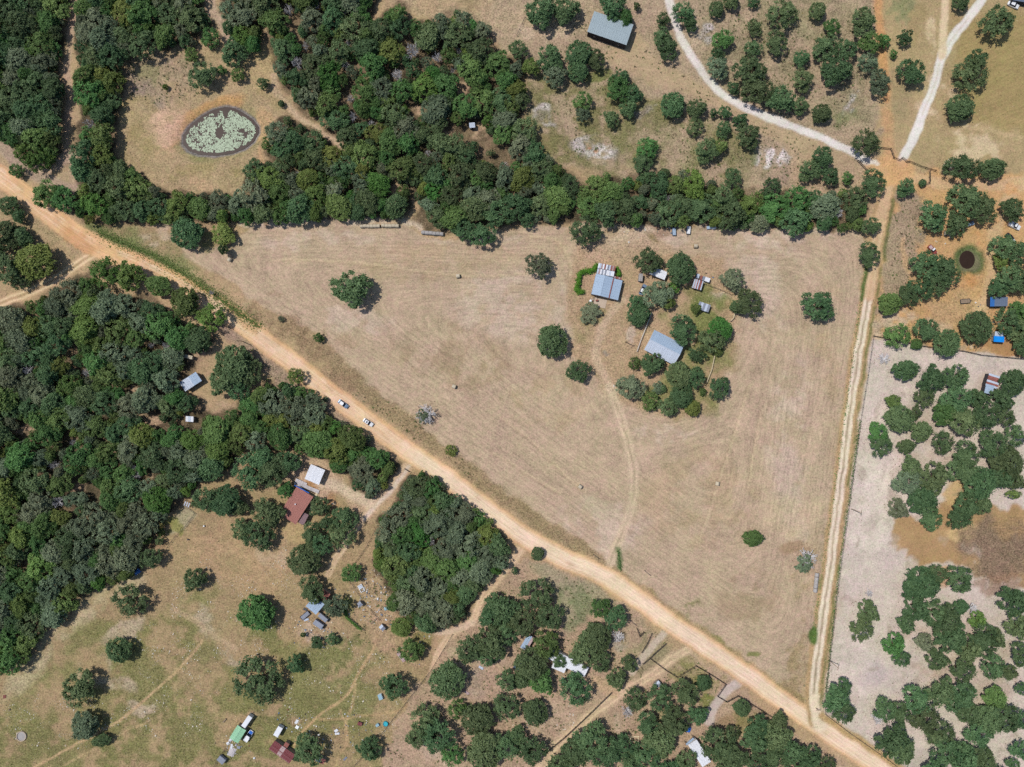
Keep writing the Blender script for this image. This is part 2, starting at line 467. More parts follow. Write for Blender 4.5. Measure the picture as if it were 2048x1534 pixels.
area([(1050,130),(1210,140),(1300,200),(1480,260),(1560,330),(1500,372),(1330,345),(1200,345),(1100,325),(1050,240)], (130, 128, 78), soft=30, op=0.85, nz=2.0, spk=1.0)
area([(1390,-20),(1740,-20),(1745,260),(1600,240),(1480,200),(1400,120)], (150, 140, 102), soft=30, op=0.75, nz=2.5, spk=1.0)
# chalky bare patches
for g in [(1190,297,42,20,18),(1165,285,18,12,0),(1088,232,22,13,20),(1288,224,13,11,0),(1540,313,28,13,0),(1695,210,12,24,15),(1405,60,16,12,0),(1415,66,12,16,0)]:
    blob(g[0], g[1], g[2] * 1.25, g[3] * 1.3, (168, 158, 146), rot=g[4], warp=16, op=0.7, grain=3)
    blob(g[0], g[1], g[2], g[3], (214, 206, 202), rot=g[4], warp=24, op=0.9, grain=6, spk=1.2)
    blob(g[0], g[1], g[2], g[3], (150, 138, 128), rot=g[4], warp=24, op=0.5, nz=9, spk=1.2)
blob(1690, 235, 26, 16, (128, 134, 86), op=0.7, nz=3)
blob(1520, 315, 20, 14, (120, 136, 84), op=0.5, nz=3)
blob(1192, 302, 5, 4, (196, 140, 108), warp=3); blob(1180, 296, 4, 3, (196, 140, 108), warp=3)

# --- top right pasture
area([(1752,-150),(2200,-150),(2200,350),(1890,350),(1800,330),(1752,330)], (186, 162, 114), soft=8, op=0.95, spk=0.45)
area([(1905,30),(2200,10),(2200,270),(2000,262),(1925,240)], (172, 150, 92), soft=30, op=0.85, stk=0.7, spk=0.35)
for g in [(1878,240,50,16,40),(1900,270,26,50,-30),(1955,295,80,20,10),(1900,185,24,14,0),(1855,160,14,40,10),(1870,60,14,40,0),(1925,255,60,12,-20)]:
    blob(g[0], g[1], g[2], g[3], (218, 196, 162), rot=g[4], op=0.7, nz=3)
blob(1806, 25, 22, 34, (126, 140, 92), op=0.7, nz=3)
blob(1802, 190, 22, 60, (168, 150, 108), op=0.6, nz=3)
blob(1835, 45, 14, 40, (170, 150, 96), op=0.5)
path([(2200,305),(2048,275),(1990,262),(1925,255)], 6, (206, 178, 130), soft=4, warp=4, op=0.8)
path([(2200,316),(2048,283),(1995,268),(1960,262)], 4, (206, 178, 130), soft=4, warp=4, op=0.7)

# --- orange yard on the right, with its rough strip beside the lane
area([(1762,350),(2200,340),(2200,725),(1930,704),(1830,690),(1746,672)], (216, 168, 110), soft=10, op=0.95, spk=0.5)
area([(1790,380),(1850,400),(1840,470),(1830,560),(1775,660),(1748,665),(1755,600),(1765,480)], (168, 148, 120), soft=12, op=0.9, spk=0.9)
path([(1806,480),(1812,530),(1830,560)], 9, (206, 168, 120), soft=6, warp=6, op=0.8)
area([(1750,630),(1850,620),(1900,650),(1900,690),(1745,672)], (206, 182, 150), soft=14, op=0.8, grain=3, spk=0.9)
area([(1925,690),(2020,650),(2200,650),(2200,722),(2020,712)], (188, 142, 88), soft=12, op=0.9, spk=0.3)
area([(1850,600),(1920,585),(1960,600),(1960,650),(1880,660)], (196, 160, 112), soft=20, op=0.8, spk=0.8)
path([(2200,360),(2060,362),(1960,372),(1870,366),(1800,350)], 22, (218, 180, 132), soft=8, warp=8, op=0.95)
path(spline([(2070,350),(2030,380),(2010,410),(1995,450),(1985,500),(1985,560),(1965,610),(1955,640)]), 24, (216, 182, 134), soft=12, warp=8, op=0.85)
for g in [(1935,470,36,12,0),(1960,478,20,8,0),(1930,555,16,12,0),(2035,370,26,12,0),(2000,430,10,24,20)]:
    blob(g[0], g[1], g[2], g[3], (222, 158, 92), rot=g[4], op=0.75, nz=2)
# green rim and mud of the small pond
blob(1940, 521, 31, 34, (86, 112, 58), soft=0.4, warp=10, op=0.95, spk=0.9, cls=8)
blob(1941, 523, 21, 24, (126, 118, 90), soft=0.4, warp=7, op=0.7, spk=0.4, cls=8)
blob(1936, 562, 20, 14, (222, 158, 92), op=0.8, warp=14, nz=2)

# --- sandy pasture
SAND = [(1744,674),(1830,690),(1930,704),(2200,726),(2200,1700),(1960,1700),(1800,1534),(1700,1470),(1652,1430),(1650,1390),(1672,1200),(1700,980),(1722,830)]
area(SAND, (208, 194, 180), soft=6, warp=7, spk=0.4, cls=5)
for g in [(1800,1040,120,90),(1730,1330,60,90),(1760,900,50,90),(1850,730,80,30)]:
    blob(*g, (222, 208, 196), op=0.6, nz=2)
for g in [(1900,880,110,80),(1950,1330,110,90),(1850,1290,60,60),(1960,790,60,40)]:
    blob(*g, (196, 172, 146), op=0.6, nz=2)
for g in [(1765,1350,50,40),(1740,1330,30,40),(1800,1370,40,20),(1990,730,40,20),(1800,725,40,16),(1845,1525,60,24)]:
    blob(*g, (188, 176, 168), op=0.5, nz=2)
area([(1782,1042),(1850,1030),(1900,1000),(1935,975),(1960,1010),(2048,1010),(2200,1010),(2200,1150),(2048,1165),(1980,1150),(1900,1130),(1860,1130),(1820,1110),(1790,1070)], (190, 150, 98), soft=14, warp=26, op=0.97, spk=0.35)
blob(1915, 985, 24, 34, (214, 176, 118), rot=20, op=0.9)
blob(1925, 1065, 34, 20, (222, 188, 132), op=0.9, warp=14)
blob(2000, 1095, 85, 62, (142, 116, 94), rot=10, soft=0.7, warp=34, op=0.95, spk=1.1)
blob(2030, 1050, 46, 30, (176, 138, 90), op=0.6, nz=3)
blob(1995, 1165, 46, 22, (158, 124, 96), op=0.7)
blob(1885, 1155, 24, 16, (212, 160, 112), op=0.8)

rr_ = random.Random(33)
for _ in range(120):
    blob(rr_.uniform(1670, 2040), rr_.uniform(690, 1534), rr_.uniform(4, 22), rr_.uniform(3, 12), rr_.choice([(186,168,152),(222,208,192),(176,156,138),(196,180,164),(158,146,118)]), rot=rr_.uniform(0, 180), op=0.45, warp=14, nz=3)
area([(1600,1700),(1652,1434),(1640,1440)], (200, 160, 110), soft=4, warp=4, op=0.0)
# --- clearing round the lily pond
CLEAR = [(245,112),(330,96),(400,70),(440,100),(500,95),(540,120),(565,180),(600,225),(540,245),(525,300),(505,350),(485,386),(380,386),(300,365),(230,320),(232,240),(245,190)]
area(CLEAR, (184, 158, 116), soft=12, op=0.95, spk=0.75)
blob(320, 165, 70, 60, (162, 140, 122), op=0.95, nz=1.2, spk=1.0)
blob(385, 130, 40, 34, (150, 140, 98), op=0.6, nz=3)
blob(310, 140, 40, 22, (146, 142, 88), op=0.6, nz=4)
blob(275, 215, 40, 30, (170, 148, 92), op=0.6, nz=3)
blob(345, 240, 48, 30, (222, 178, 142), rot=-40, op=0.95, nz=1.5)
blob(335, 300, 22, 26, (206, 164, 122), op=0.7, nz=3)
blob(420, 365, 40, 16, (206, 168, 126), op=0.7, nz=3)
blob(520, 130, 30, 50, (196, 168, 116), op=0.6, nz=2)
path(spline([(545,150),(560,195),(600,232),(650,270),(700,302),(740,330)]), 12, (206, 176, 142), soft=8, warp=8, op=0.9)
path([(520,300),(530,340)], 10, (206, 162, 116), soft=8, op=0.7)
path(spline([(470,205),(436,208),(400,222),(372,244),(360,266)]), 16, (216, 160, 102), soft=9, warp=10, op=0.95, off=6, nz=1)
RING = [(450,196),(422,204),(392,220),(364,242),(346,268),(347,294),(364,314),(392,324),(430,327),(468,321),(497,310),(520,292),(533,268),(531,246),(519,229),(495,212),(472,201)]
area(RING, (134, 132, 78), soft=10, warp=6, op=0.8, spk=0.7, cls=8, nz=1)
area([(450,190),(420,198),(386,216),(356,240),(340,266),(346,292),(362,276),(380,252),(402,232),(430,218),(452,212)], (214, 162, 106), soft=9, warp=9, op=0.9, nz=1, spk=0.7)
blob(330, 250, 40, 34, (218, 178, 148), rot=-50, op=0.8, nz=1.5, warp=22)
blob(410, 345, 70, 18, (160, 146, 86), op=0.6, nz=2); blob(270, 290, 40, 40, (164, 146, 90), op=0.6, nz=2); blob(540, 190, 20, 40, (166, 148, 96), op=0.6, nz=2)
blob(432, 215, 60, 18, (206, 156, 96), rot=-22, op=0.75, warp=8)
blob(525, 255, 16, 40, (206, 168, 116), op=0.7)
POND = [(450,208),(425,214),(400,228),(375,248),(360,270),(360,290),(372,304),(395,312),(430,315),(465,310),(490,300),(510,285),(521,265),(520,250),(510,237),(490,222),(470,211)]
area(POND, (134, 128, 126), soft=4, warp=2, spk=0.9, cls=8)

# --- lower left pasture
LLP = [(-150,1420),(20,1345),(65,1315),(80,1280),(130,1230),(200,1178),(285,1155),(330,1090),(335,1035),(400,965),(470,938),(500,900),(560,905),(600,915),(640,930),(705,985),(740,1010),(760,1030),(748,1130),(770,1160),(775,1215),(835,1265),(870,1270),(860,1330),(800,1430),(700,1700),(-150,1700)]
area(LLP, (174, 148, 106), soft=16, op=0.95, spk=0.7)
for g in [(470,1100,110,60,0),(360,1080,60,30,0),(540,1150,70,50,0),(600,1280,60,80,0)]:
    blob(g[0], g[1], g[2], g[3], (190, 156, 114), op=0.7, nz=2)
for g in [(290,1330,120,60,-40),(100,1470,120,50,0),(300,1490,160,50,0),(480,1380,80,60,0),(200,1240,60,26,-40),(330,1270,80,40,0),(540,1270,50,34,30),(640,1440,90,60,0),(480,1490,70,60,0),(360,1400,60,40,0)]:
    blob(g[0], g[1], g[2], g[3], (136, 126, 74), rot=g[4], op=0.92, nz=3, spk=0.8)
for g in [(75,1480,30,34),(660,1310,50,40),(650,1350,60,26),(540,1265,30,24),(600,1390,30,14),(700,1300,40,30),(600,1440,60,22),(470,1510,40,20),(700,1400,40,24),(690,1370,20,24),(640,1500,60,30),(560,1510,40,24),(530,1440,40,30)]:
    blob(*g, (108, 120, 62), op=0.7, nz=5, spk=0.9)
area([(-150,1430),(120,1270),(260,1200),(420,1180),(520,1260),(600,1300),(760,1290),(800,1400),(700,1640),(-150,1640)], (138, 134, 80), soft=40, op=0.9, nz=2.2, spk=0.9)
area([(-150,1480),(200,1420),(460,1420),(640,1380),(700,1640),(-150,1640)], (130, 126, 74), soft=40, op=0.6, nz=3, spk=0.9)
path(spline([(-150,1450),(30,1365),(110,1270),(200,1200),(270,1165)]), 44, (198, 180, 140), soft=22, warp=12, op=0.8, nz=2, stk=0.8)
for g in [(250,1255,50,18,-40),(190,1340,30,30,0),(430,1250,50,24,30),(470,1300,40,30,30),(230,1370,40,16,0),(280,1420,30,12,0)]:
    blob(g[0], g[1], g[2], g[3], (200, 178, 150), rot=g[4], op=0.7, nz=3)
path(spline([(60,1540),(150,1490),(240,1440),(300,1390),(360,1335),(405,1280)]), 5, (206, 172, 124), soft=4, warp=3, op=0.85)
path(spline([(130,1530),(230,1475),(300,1440)]), 4, (198, 168, 120), soft=4, warp=3, op=0.6)
path(spline([(350,1220),(420,1262),(470,1300)]), 12, (198, 170, 130), soft=8, warp=6, op=0.7)
path(spline([(755,1270),(740,1310),(715,1350),(690,1395),(640,1430),(595,1475),(585,1520)]), 5, (208, 170, 122), soft=4, warp=3, op=0.85)
path(spline([(710,1370),(705,1410),(690,1450),(695,1480),(680,1510),(660,1560)]), 5, (200, 168, 118), soft=4, warp=3, op=0.7)
path(spline([(680,1420),(692,1455),(690,1490)]), 4, (206, 170, 122), soft=4, warp=3, op=0.7)
path([(640,1440),(700,1435),(790,1425),(830,1400)], 5, (204, 166, 118), soft=5, warp=5, op=0.6)
blob(600, 1050, 40, 30, (200, 168, 116), op=0.6); blob(545, 1110, 30, 20, (206, 178, 140), op=0.7, nz=4)
# yard of the brown-roofed house
area([(600,910),(650,925),(705,980),(735,1005),(770,1000),(740,1040),(690,1000),(655,985),(640,1000),(600,960),(560,960)], (206, 172, 138), soft=12, warp=10, op=0.95, spk=0.8)
blob(625, 970, 14, 8, (186, 136, 84), rot=30, op=0.9, warp=5)
blob(655, 1010, 16, 24, (188, 140, 96), op=0.7)
# junk yard
area([(690,1150),(770,1160),(790,1230),(850,1270),(840,1330),(760,1300),(700,1230)], (190, 156, 120), soft=16, op=0.7, nz=2, spk=1.0)
blob(690, 1215, 18, 30, (110, 130, 56), op=0.8, nz=2); blob(640, 1265, 44, 18, (198, 172, 146), op=0.8, grain=3)
blob(840, 1290, 16, 26, (128, 128, 60), op=0.7)

# --- lots south of the road
area([(1040,1110),(1100,1115),(1250,1200),(1330,1285),(1450,1350),(1540,1430),(1800,1600),(1750,1700),(700,1700),(800,1430),(860,1330),(930,1240),(1010,1130)], (188, 158, 128), soft=10, op=0.95, spk=0.75)
area([(1060,1120),(1110,1130),(1180,1170),(1250,1200),(1180,1220),(1170,1260),(1120,1265),(1120,1200),(1080,1160)], (168, 156, 122), soft=14, op=0.9, spk=0.8)
blob(1150, 1215, 36, 52, (126, 138, 92), op=0.8, nz=3, spk=0.8)
blob(1270, 1275, 36, 40, (148, 142, 98), op=0.7, nz=2)
blob(1300, 1330, 60, 16, (136, 132, 90), rot=-40, op=0.6, nz=2)
area([(1330,1320),(1395,1330),(1445,1365),(1420,1400),(1370,1380),(1330,1360)], (138, 138, 70), soft=12, op=0.85, nz=2, spk=0.7)
blob(1415, 1400, 14, 16, (120, 130, 52), op=0.8)
blob(1340, 1440, 40, 20, (140, 140, 84), op=0.6, nz=3)
blob(1450, 1440, 30, 22, (150, 120, 78), op=0.6, nz=3); blob(1490, 1440, 26, 26, (134, 132, 66), op=0.6, nz=3)
blob(1100, 1440, 60, 40, (196, 168, 138), op=0.6, nz=2); blob(975, 1350, 50, 60, (176, 152, 134), op=0.7, nz=2)
blob(850, 1500, 60, 40, (200, 178, 152), op=0.7, nz=2); blob(990, 1420, 30, 70, (186, 152, 128), op=0.6)
blob(930, 1310, 30, 20, (196, 178, 140), op=0.7, grain=3); blob(975, 1250, 26, 14, (196, 182, 146), op=0.8, grain=2)
blob(1235, 1290, 24, 14, (170, 168, 150), op=0.5)

# --- the hay field
FIELD = [(478,470),(500,455),(560,447),(640,440),(720,440),(800,446),(840,468),(900,480),(1000,460),(1100,450),(1200,468),(1290,455),(1500,460),(1650,462),(1722,465),(1731,490),(1722,560),(1704,700),(1684,850),(1665,1000),(1648,1100),(1637,1180),(1627,1260),(1612,1340),(1602,1385),(1560,1368),(1480,1310),(1400,1252),(1300,1182),(1240,1142),(1180,1092),(1080,1030),(960,950),(900,900),(840,850),(760,798),(700,748),(645,705),(640,665),(560,632),(520,608),(470,570),(420,540),(365,512),(360,495),(400,488),(460,500)]
area(FIELD, (198, 171, 140), soft=6, warp=8, spk=0.46, stk=0.85, cls=1)
for g in [(1080,600,180,90),(640,480,120,20),(1200,1060,90,60),(700,640,80,26),(1560,560,90,120),(1600,900,60,200),(1450,480,200,16),(1330,870,60,16),(980,480,120,14)]:
    blob(*g, (210, 188, 168), op=0.55, nz=3)
for g in [(900,520,200,40),(1650,950,40,300),(1140,520,40,60),(1400,1000,120,100),(1620,600,60,100),(1100,800,80,60)]:
    blob(*g, (190, 162, 122), op=0.5, nz=3)
for g in [(560,590,18,9),(690,690,30,14),(980,760,80,40),(900,700,120,50),(1500,1200,60,60)]:
    blob(*g, (164, 138, 100), op=0.45, nz=3)
area([(1160,985),(1230,1010),(1245,1040),(1200,1045),(1165,1010)], (204, 184, 152), soft=10, warp=6, op=0.7)
blob(1590, 1035, 60, 40, (212, 188, 150), op=0.5)
# homestead ground
area([(1150,500),(1290,500),(1450,520),(1480,600),(1470,700),(1440,800),(1390,840),(1300,830),(1225,790),(1150,730),(1130,620)], (190, 158, 120), soft=20, warp=16, op=0.9, spk=0.75, stk=0.0, cls=0)
area([(1180,455),(1320,455),(1330,510),(1290,520),(1160,520)], (194, 162, 130), soft=16, op=0.7, spk=1.0)
area([(1370,580),(1420,570),(1460,610),(1440,690),(1420,800),(1360,820),(1330,800),(1400,720),(1390,640)], (152, 138, 86), soft=16, op=0.85, nz=2, spk=0.6)
blob(1400, 575, 30, 14, (130, 136, 70), op=0.7, nz=2); blob(1438, 592, 24, 8, (206, 188, 164), rot=25, op=0.85, grain=2)
blob(1185, 625, 30, 30, (142, 132, 78), op=0.7, nz=2); blob(1180, 660, 40, 30, (156, 144, 92), op=0.5, nz=4)
blob(1262, 670, 14, 12, (204, 184, 168), op=0.6); blob(1210, 705, 8, 5, (150, 138, 124), op=0.8)
blob(1450, 720, 24, 50, (160, 138, 94), rot=15, op=0.6, nz=2)
blob(1300, 470, 24, 5, (134, 118, 74), rot=40, op=0.8, warp=6); blob(1320, 462, 20, 8, (150, 120, 96), op=0.6)
blob(1240, 470, 60, 12, (206, 180, 152), op=0.6, grain=3)
area([(1370,575),(1465,600),(1460,700),(1430,820),(1350,830),(1290,790),(1350,740),(1385,650)], (138, 138, 80), soft=20, op=0.85, nz=1.2, spk=0.7)
for g in [(1410,600,34,18,0),(1420,640,26,34,10),(1400,700,30,40,15),(1380,770,50,30,0),(1310,790,40,18,0),(1350,630,26,20,0),(1440,600,22,10,20)]:
    blob(g[0], g[1], g[2], g[3], (126, 136, 72), rot=g[4], op=0.75, nz=1.8, spk=0.8)
# pale rough margin under the wood edge
path(spline([(480,446),(560,448),(640,440),(720,442),(800,440),(840,455)]), 14, (212, 194, 172), soft=8, warp=8, op=0.7, grain=3, spk=1.0)
path([(1150,452),(1290,458),(1420,456),(1560,462),(1715,464)], 14, (206, 184, 160), soft=8, warp=8, op=0.7, grain=3, spk=1.0)
# mower and bale tracks
for p in [[(540,520),(650,520),(760,530),(880,545),(960,552),(1050,548)], [(1000,830),(1060,880),(1120,940),(1170,985)], [(980,900),(1060,950),(1120,985)],
          [(1500,770),(1470,870),(1440,960),(1400,1080)], [(1525,820),(1500,960)], [(900,480),(980,490),(1060,475),(1110,480),(1140,520),(1140,560)]]:
    path(spline(p), 5, (210, 186, 148), soft=4, warp=3, op=0.6)
    path(spline(p), 2.5, (168, 144, 108), soft=3, warp=3, op=0.35, off=4)
# track from the road gate to the homestead
TRK = spline([(1215,1138),(1232,1095),(1252,1045),(1266,995),(1268,950),(1260,900),(1245,850),(1232,810),(1222,780),(1205,745),(1190,700),(1215,640),(1245,600)])
TR2 = TRK[44:]; TRK = TRK[:50]
path(TR2, 16, (210, 182, 150), soft=9, warp=6, op=0.65, cls=6, stk=0, thr=0.3)
path(TRK, 19, (212, 188, 158), soft=8, warp=4, op=0.85, cls=6, stk=0, thr=0.45)
path(TRK, 5, (218, 194, 160), soft=4, warp=3, op=0.75, off=5, nz=1)
path(TRK, 5, (218, 194, 160), soft=4, warp=3, op=0.75, off=-5, nz=1)
path(TRK, 3, (158, 142, 100), soft=3, warp=3, op=0.6, nz=2)

# --- verges
path(spline([(640,690),(740,790),(840,865),(900,910),(1000,985),(1100,1060),(1200,1125)]), 30, (160, 136, 98), soft=12, warp=12, op=0.9, spk=1.0, cls=0)
path(spline([(1235,1150),(1320,1210),(1420,1280),(1520,1350),(1600,1400)]), 26, (150, 134, 82), soft=14, warp=12, op=0.8, nz=2, spk=0.9, cls=0)
path(spline([(520,625),(600,665),(650,710),(690,760)]), 46, (152, 124, 92), soft=16, warp=14, op=0.9, nz=2, spk=1.0, cls=0)
path(spline([(190,460),(250,490),(310,515),(370,552),(430,592),(480,630),(520,655)]), 34, (124, 130, 76), soft=8, warp=12, op=0.95, spk=1.0, w2=14, cls=0)
area([(185,452),(280,452),(345,485),(400,540),(360,545),(290,510),(215,480)], (124, 132, 76), soft=12, warp=14, op=0.85, nz=1.2, spk=1.0, cls=0)
area([(280,455),(330,445),(345,480),(320,490),(290,480)], (206, 182, 152), soft=10, op=0.8, grain=3)
blob(410, 480, 44, 22, (140, 138, 74), op=0.8, nz=2)
blob(1385, 1215, 18, 13, (122, 126, 66), op=0.75, nz=3, spk=1.0); blob(1515, 1305, 14, 8, (120, 128, 58), op=0.8); blob(1440, 1290, 24, 8, (120, 126, 56), rot=40, op=0.7)
path([(1236,1100),(1240,1140)], 10, (96, 124, 70), soft=6, warp=6, op=0.8)
area([(1575,1140),(1625,1100),(1640,1180),(1618,1330),(1600,1390),(1560,1370),(1590,1300),(1600,1200)], (160, 138, 88), soft=14, op=0.7, nz=2, spk=0.8)
blob(1588, 1095, 36, 14, (164, 130, 92), op=0.6)
path(spline([(0,420),(60,455),(120,490),(150,505)]), 34, (172, 150, 108), soft=14, warp=8, op=0.9, nz=1.5, spk=0.9)
path(spline([(560,770),(640,800),(720,860),(790,905)]), 26, (176, 148, 122), soft=12, warp=8, op=0.9, spk=1.0)
path(spline([(820,940),(900,985),(990,1050),(1040,1090)]), 14, (200, 166, 120), soft=8, warp=6, op=0.8, spk=0.8)
path(spline([(440,640),(500,690),(560,740)]), 50, (164, 138, 116), soft=16, warp=12, op=0.9, spk=1.0)

# --- main dirt road
ROAD = spline([(-150,262),(0,352),(90,422),(170,480),(270,525),(360,570),(450,625),(560,705),(680,800),(800,890),(900,960),(1060,1080),(1220,1160),(1340,1245),(1480,1340),(1620,1440),(1760,1535),(1900,1630)])
# forks off the road
FORK = spline([(190,508),(160,525),(130,545),(90,570),(40,592),(0,606),(-120,650)])
path(FORK, 20, (212, 178, 132), soft=6, warp=4, op=0.95, cls=7, spk=0.35)
path(FORK, 4, (230, 206, 168), soft=4, warp=2, op=0.8, off=5); path(FORK, 4, (230, 206, 168), soft=4, warp=2, op=0.8, off=-5)
path(FORK, 3, (176, 142, 98), soft=3, warp=2, op=0.5)
DRV1 = spline([(838,908),(815,930),(800,955),(775,985),(748,1010),(722,1042),(700,1075),(670,1120),(655,1150)])
path(DRV1, 26, (212, 178, 138), soft=8, warp=5, op=0.95, cls=7, w2=12, spk=0.5)
for o_ in (-5, 5):
    path(DRV1, 4, (224, 200, 170), soft=4, warp=3, op=0.7, off=o_, nz=1)
path(DRV1[:30], 8, (216, 200, 182), soft=6, warp=4, op=0.8, off=-3)
path(spline([(745,1005),(700,985),(660,970),(640,965)]), 20, (214, 190, 162), soft=10, warp=6, op=0.9, spk=0.7)
DRV2 = spline([(1062,1078),(1040,1100),(1018,1130),(990,1165),(962,1200),(945,1240),(905,1268),(880,1300),(862,1340)])
path(DRV2, 20, (216, 182, 144), soft=8, warp=4, op=0.95, cls=7, w2=10, spk=0.45)
path(DRV2, 4, (226, 200, 168), soft=4, warp=3, op=0.7, off=4, nz=1); path(DRV2, 4, (226, 200, 168), soft=4, warp=3, op=0.7, off=-4, nz=1)
path(spline([(945,1245),(905,1262),(870,1262)]), 12, (216, 190, 160), soft=6, warp=4, op=0.9)
DRV3 = spline([(1328,1268),(1305,1295),(1285,1318),(1262,1345)])
path(DRV3, 14, (204, 184, 162), soft=6, warp=4, op=0.95, cls=7, spk=0.4)
DRV4 = spline([(1375,1300),(1340,1320),(1310,1345),(1270,1370),(1230,1395),(1190,1425),(1150,1460),(1110,1495),(1080,1540)])
path(DRV4, 22, (212, 182, 146), soft=10, warp=5, op=0.9, cls=7, spk=0.5)
path(DRV4, 3, (226, 200, 164), soft=3, warp=2, op=0.7, off=5); path(DRV4, 3, (226, 200, 164), soft=3, warp=2, op=0.7, off=-5)
DRV5 = spline([(1478,1365),(1452,1385),(1430,1410),(1418,1440)])
path(DRV5, 16, (204, 188, 176), soft=6, warp=4, op=0.95, cls=7, w2=20, spk=0.3)
path([(1232,1430),(1236,1470),(1243,1490)], 10, (198, 172, 142), soft=5, warp=4, op=0.8)
path(spline([(1195,1365),(1215,1375),(1225,1385)]), 26, (204, 172, 128), soft=8, warp=4, op=0.8)
path(ROAD, 46, (204, 166, 120), soft=9, warp=7, op=0.6, spk=0.6)
path(ROAD, 39, (234, 190, 142), soft=4, warp=3, spk=0.2, stk=0.7, cls=2)
path(ROAD[34:], 27, (232, 210, 186), soft=14, warp=4, op=0.85)
path(ROAD[:56], 36, (232, 176, 120), soft=12, warp=4, op=0.8, nz=1)
for o_ in (-9, -3, 4, 10):
    path(ROAD, 3, (236, 212, 182), soft=4, warp=2, op=0.35, off=o_, nz=3)
rr_ = random.Random(21)
for o_ in (-12, -5, 5, 12):                # wheel ruts
    path(ROAD, 2.5, (214, 174, 132), soft=3.5, warp=3, op=0.35, off=o_, nz=2)
    path(ROAD, 2.5, (238, 220, 196), soft=3.5, warp=3, op=0.5, off=o_ + 3.4, nz=2)
for _ in range(70):                        # washouts and loose gravel
    q_ = ROAD[rr_.randrange(4, len(ROAD) - 4)]
    blob(q_[0] + rr_.uniform(-14, 14), q_[1] + rr_.uniform(-12, 12), rr_.uniform(4, 16), rr_.uniform(2, 5), rr_.choice([(206,166,124),(238,216,190),(196,158,120),(226,196,160)]), rot=36 + rr_.uniform(-8, 8), op=0.4, warp=6, nz=2)
blob(160, 485, 40, 14, (214, 150, 92), rot=30, op=0.6); blob(480, 640, 50, 9, (212, 154, 96), rot=38, op=0.5)
path(ROAD, 3, (208, 160, 108), soft=4, warp=3, op=0.5, off=17, nz=2); path(ROAD, 3, (208, 164, 112), soft=4, warp=3, op=0.5, off=-17, nz=2)
# --- lane on the right with its two pale wheel tracks
LANE = spline([(1632,1440),(1628,1400),(1632,1340),(1645,1240),(1660,1140),(1672,1040),(1690,900),(1705,790),(1720,690),(1738,590),(1748,520),(1760,440),(1775,380),(1785,350)])
path(LANE, 34, (196, 160, 112), soft=7, warp=4, op=0.95, spk=0.55, stk=0, cls=0)
path(LANE, 17, (214, 194, 164), soft=5, warp=3, op=0.9, cls=3, spk=0.3)
path(LANE[4:66], 6, (228, 214, 192), soft=3, warp=2, op=0.9, off=5.2)
path(LANE[4:66], 6, (228, 214, 192), soft=3, warp=2, op=0.9, off=-5.2)
path(LANE[4:66], 3.5, (138, 122, 96), soft=3, warp=3, op=0.85, nz=0.6)
path(LANE[54:], 22, (222, 182, 138), soft=8, warp=4, op=0.85, cls=3)
path([(1640,1450),(1632,1400)], 26, (232, 214, 190), soft=10, warp=4, op=0.9, cls=3)
path(LANE[2:60], 5, (112, 122, 58), soft=4, warp=4, op=0.8, off=16, nz=3)
path(spline([(1735,520),(1730,560),(1722,600)]), 7, (84, 112, 48), soft=4, warp=3, op=0.9)
path(spline([(1645,1110),(1638,1180),(1628,1270)]), 9, (92, 120, 48), soft=5, warp=6, op=0.85, nz=3)
path([(1785,400),(1775,460),(1768,520)], 7, (100, 112, 56), soft=5, warp=4, op=0.8)
blob(1626, 1270, 10, 18, (84, 124, 44), op=0.95, warp=6)
path(spline([(1646,1432),(1690,1462),(1760,1508),(1830,1560)]), 16, (196, 162, 104), soft=7, warp=4, op=0.9, spk=0.6, cls=0)
# orange track and pale drives at the top right
ORG = spline([(1785,350),(1778,300),(1770,200),(1765,100),(1755,0),(1750,-120)])
path(ORG, 22, (216, 164, 112), soft=12, warp=6, op=0.9, nz=0.8, spk=0.6, cls=7)
path(ORG[12:], 16, (218, 160, 102), soft=8, warp=5, op=0.9)
PALE = spline([(1800,325),(1822,285),(1845,230),(1868,170),(1885,110),(1910,70),(1945,25),(1985,-30),(2020,-90)])
path(PALE, 17, (224, 221, 214), soft=5, warp=4, op=0.98, cls=4, spk=0.25)
path(PALE[12:36], 3, (206, 190, 160), soft=4, warp=3, op=0.5)
path(spline([(1884,112),(1888,60),(1890,0),(1888,-100)]), 14, (222, 200, 166), soft=6, warp=4, op=0.9, cls=4, spk=0.3)
GRV = spline([(1330,-60),(1338,0),(1348,40),(1365,85),(1395,130),(1430,175),(1480,210),(1540,235),(1600,258),(1660,282),(1710,308),(1768,345)])
path(GRV, 15, (218, 212, 204), soft=5, warp=4, op=0.98, cls=4, spk=0.3)
path(GRV[30:], 13, (226, 222, 216), soft=5, warp=3, op=0.7)
blob(1778, 342, 46, 30, (228, 174, 116), op=0.95, warp=14)
blob(1742, 325, 16, 8, (226, 214, 204), rot=30, op=0.9)
# left tracks
LT = spline([(160,-60),(150,10),(145,40),(138,90),(134,140),(138,190),(135,240),(132,285),(140,330),(148,370)])
path(LT, 13, (196, 164, 134), soft=7, warp=5, op=0.95, spk=0.6, cls=7)
LT2 = spline([(-120,240),(0,292),(40,330),(80,352),(120,372),(150,378)])
path(LT2, 26, (188, 160, 138), soft=10, warp=5, op=0.95, spk=0.6, cls=7)
path(spline([(60,345),(110,330),(140,310)]), 22, (192, 162, 138), soft=10, warp=6, op=0.9, spk=0.9)
path(spline([(408,-60),(420,10),(440,40),(455,80)]), 20, (196, 166, 140), soft=8, warp=6, op=0.95, spk=0.8)
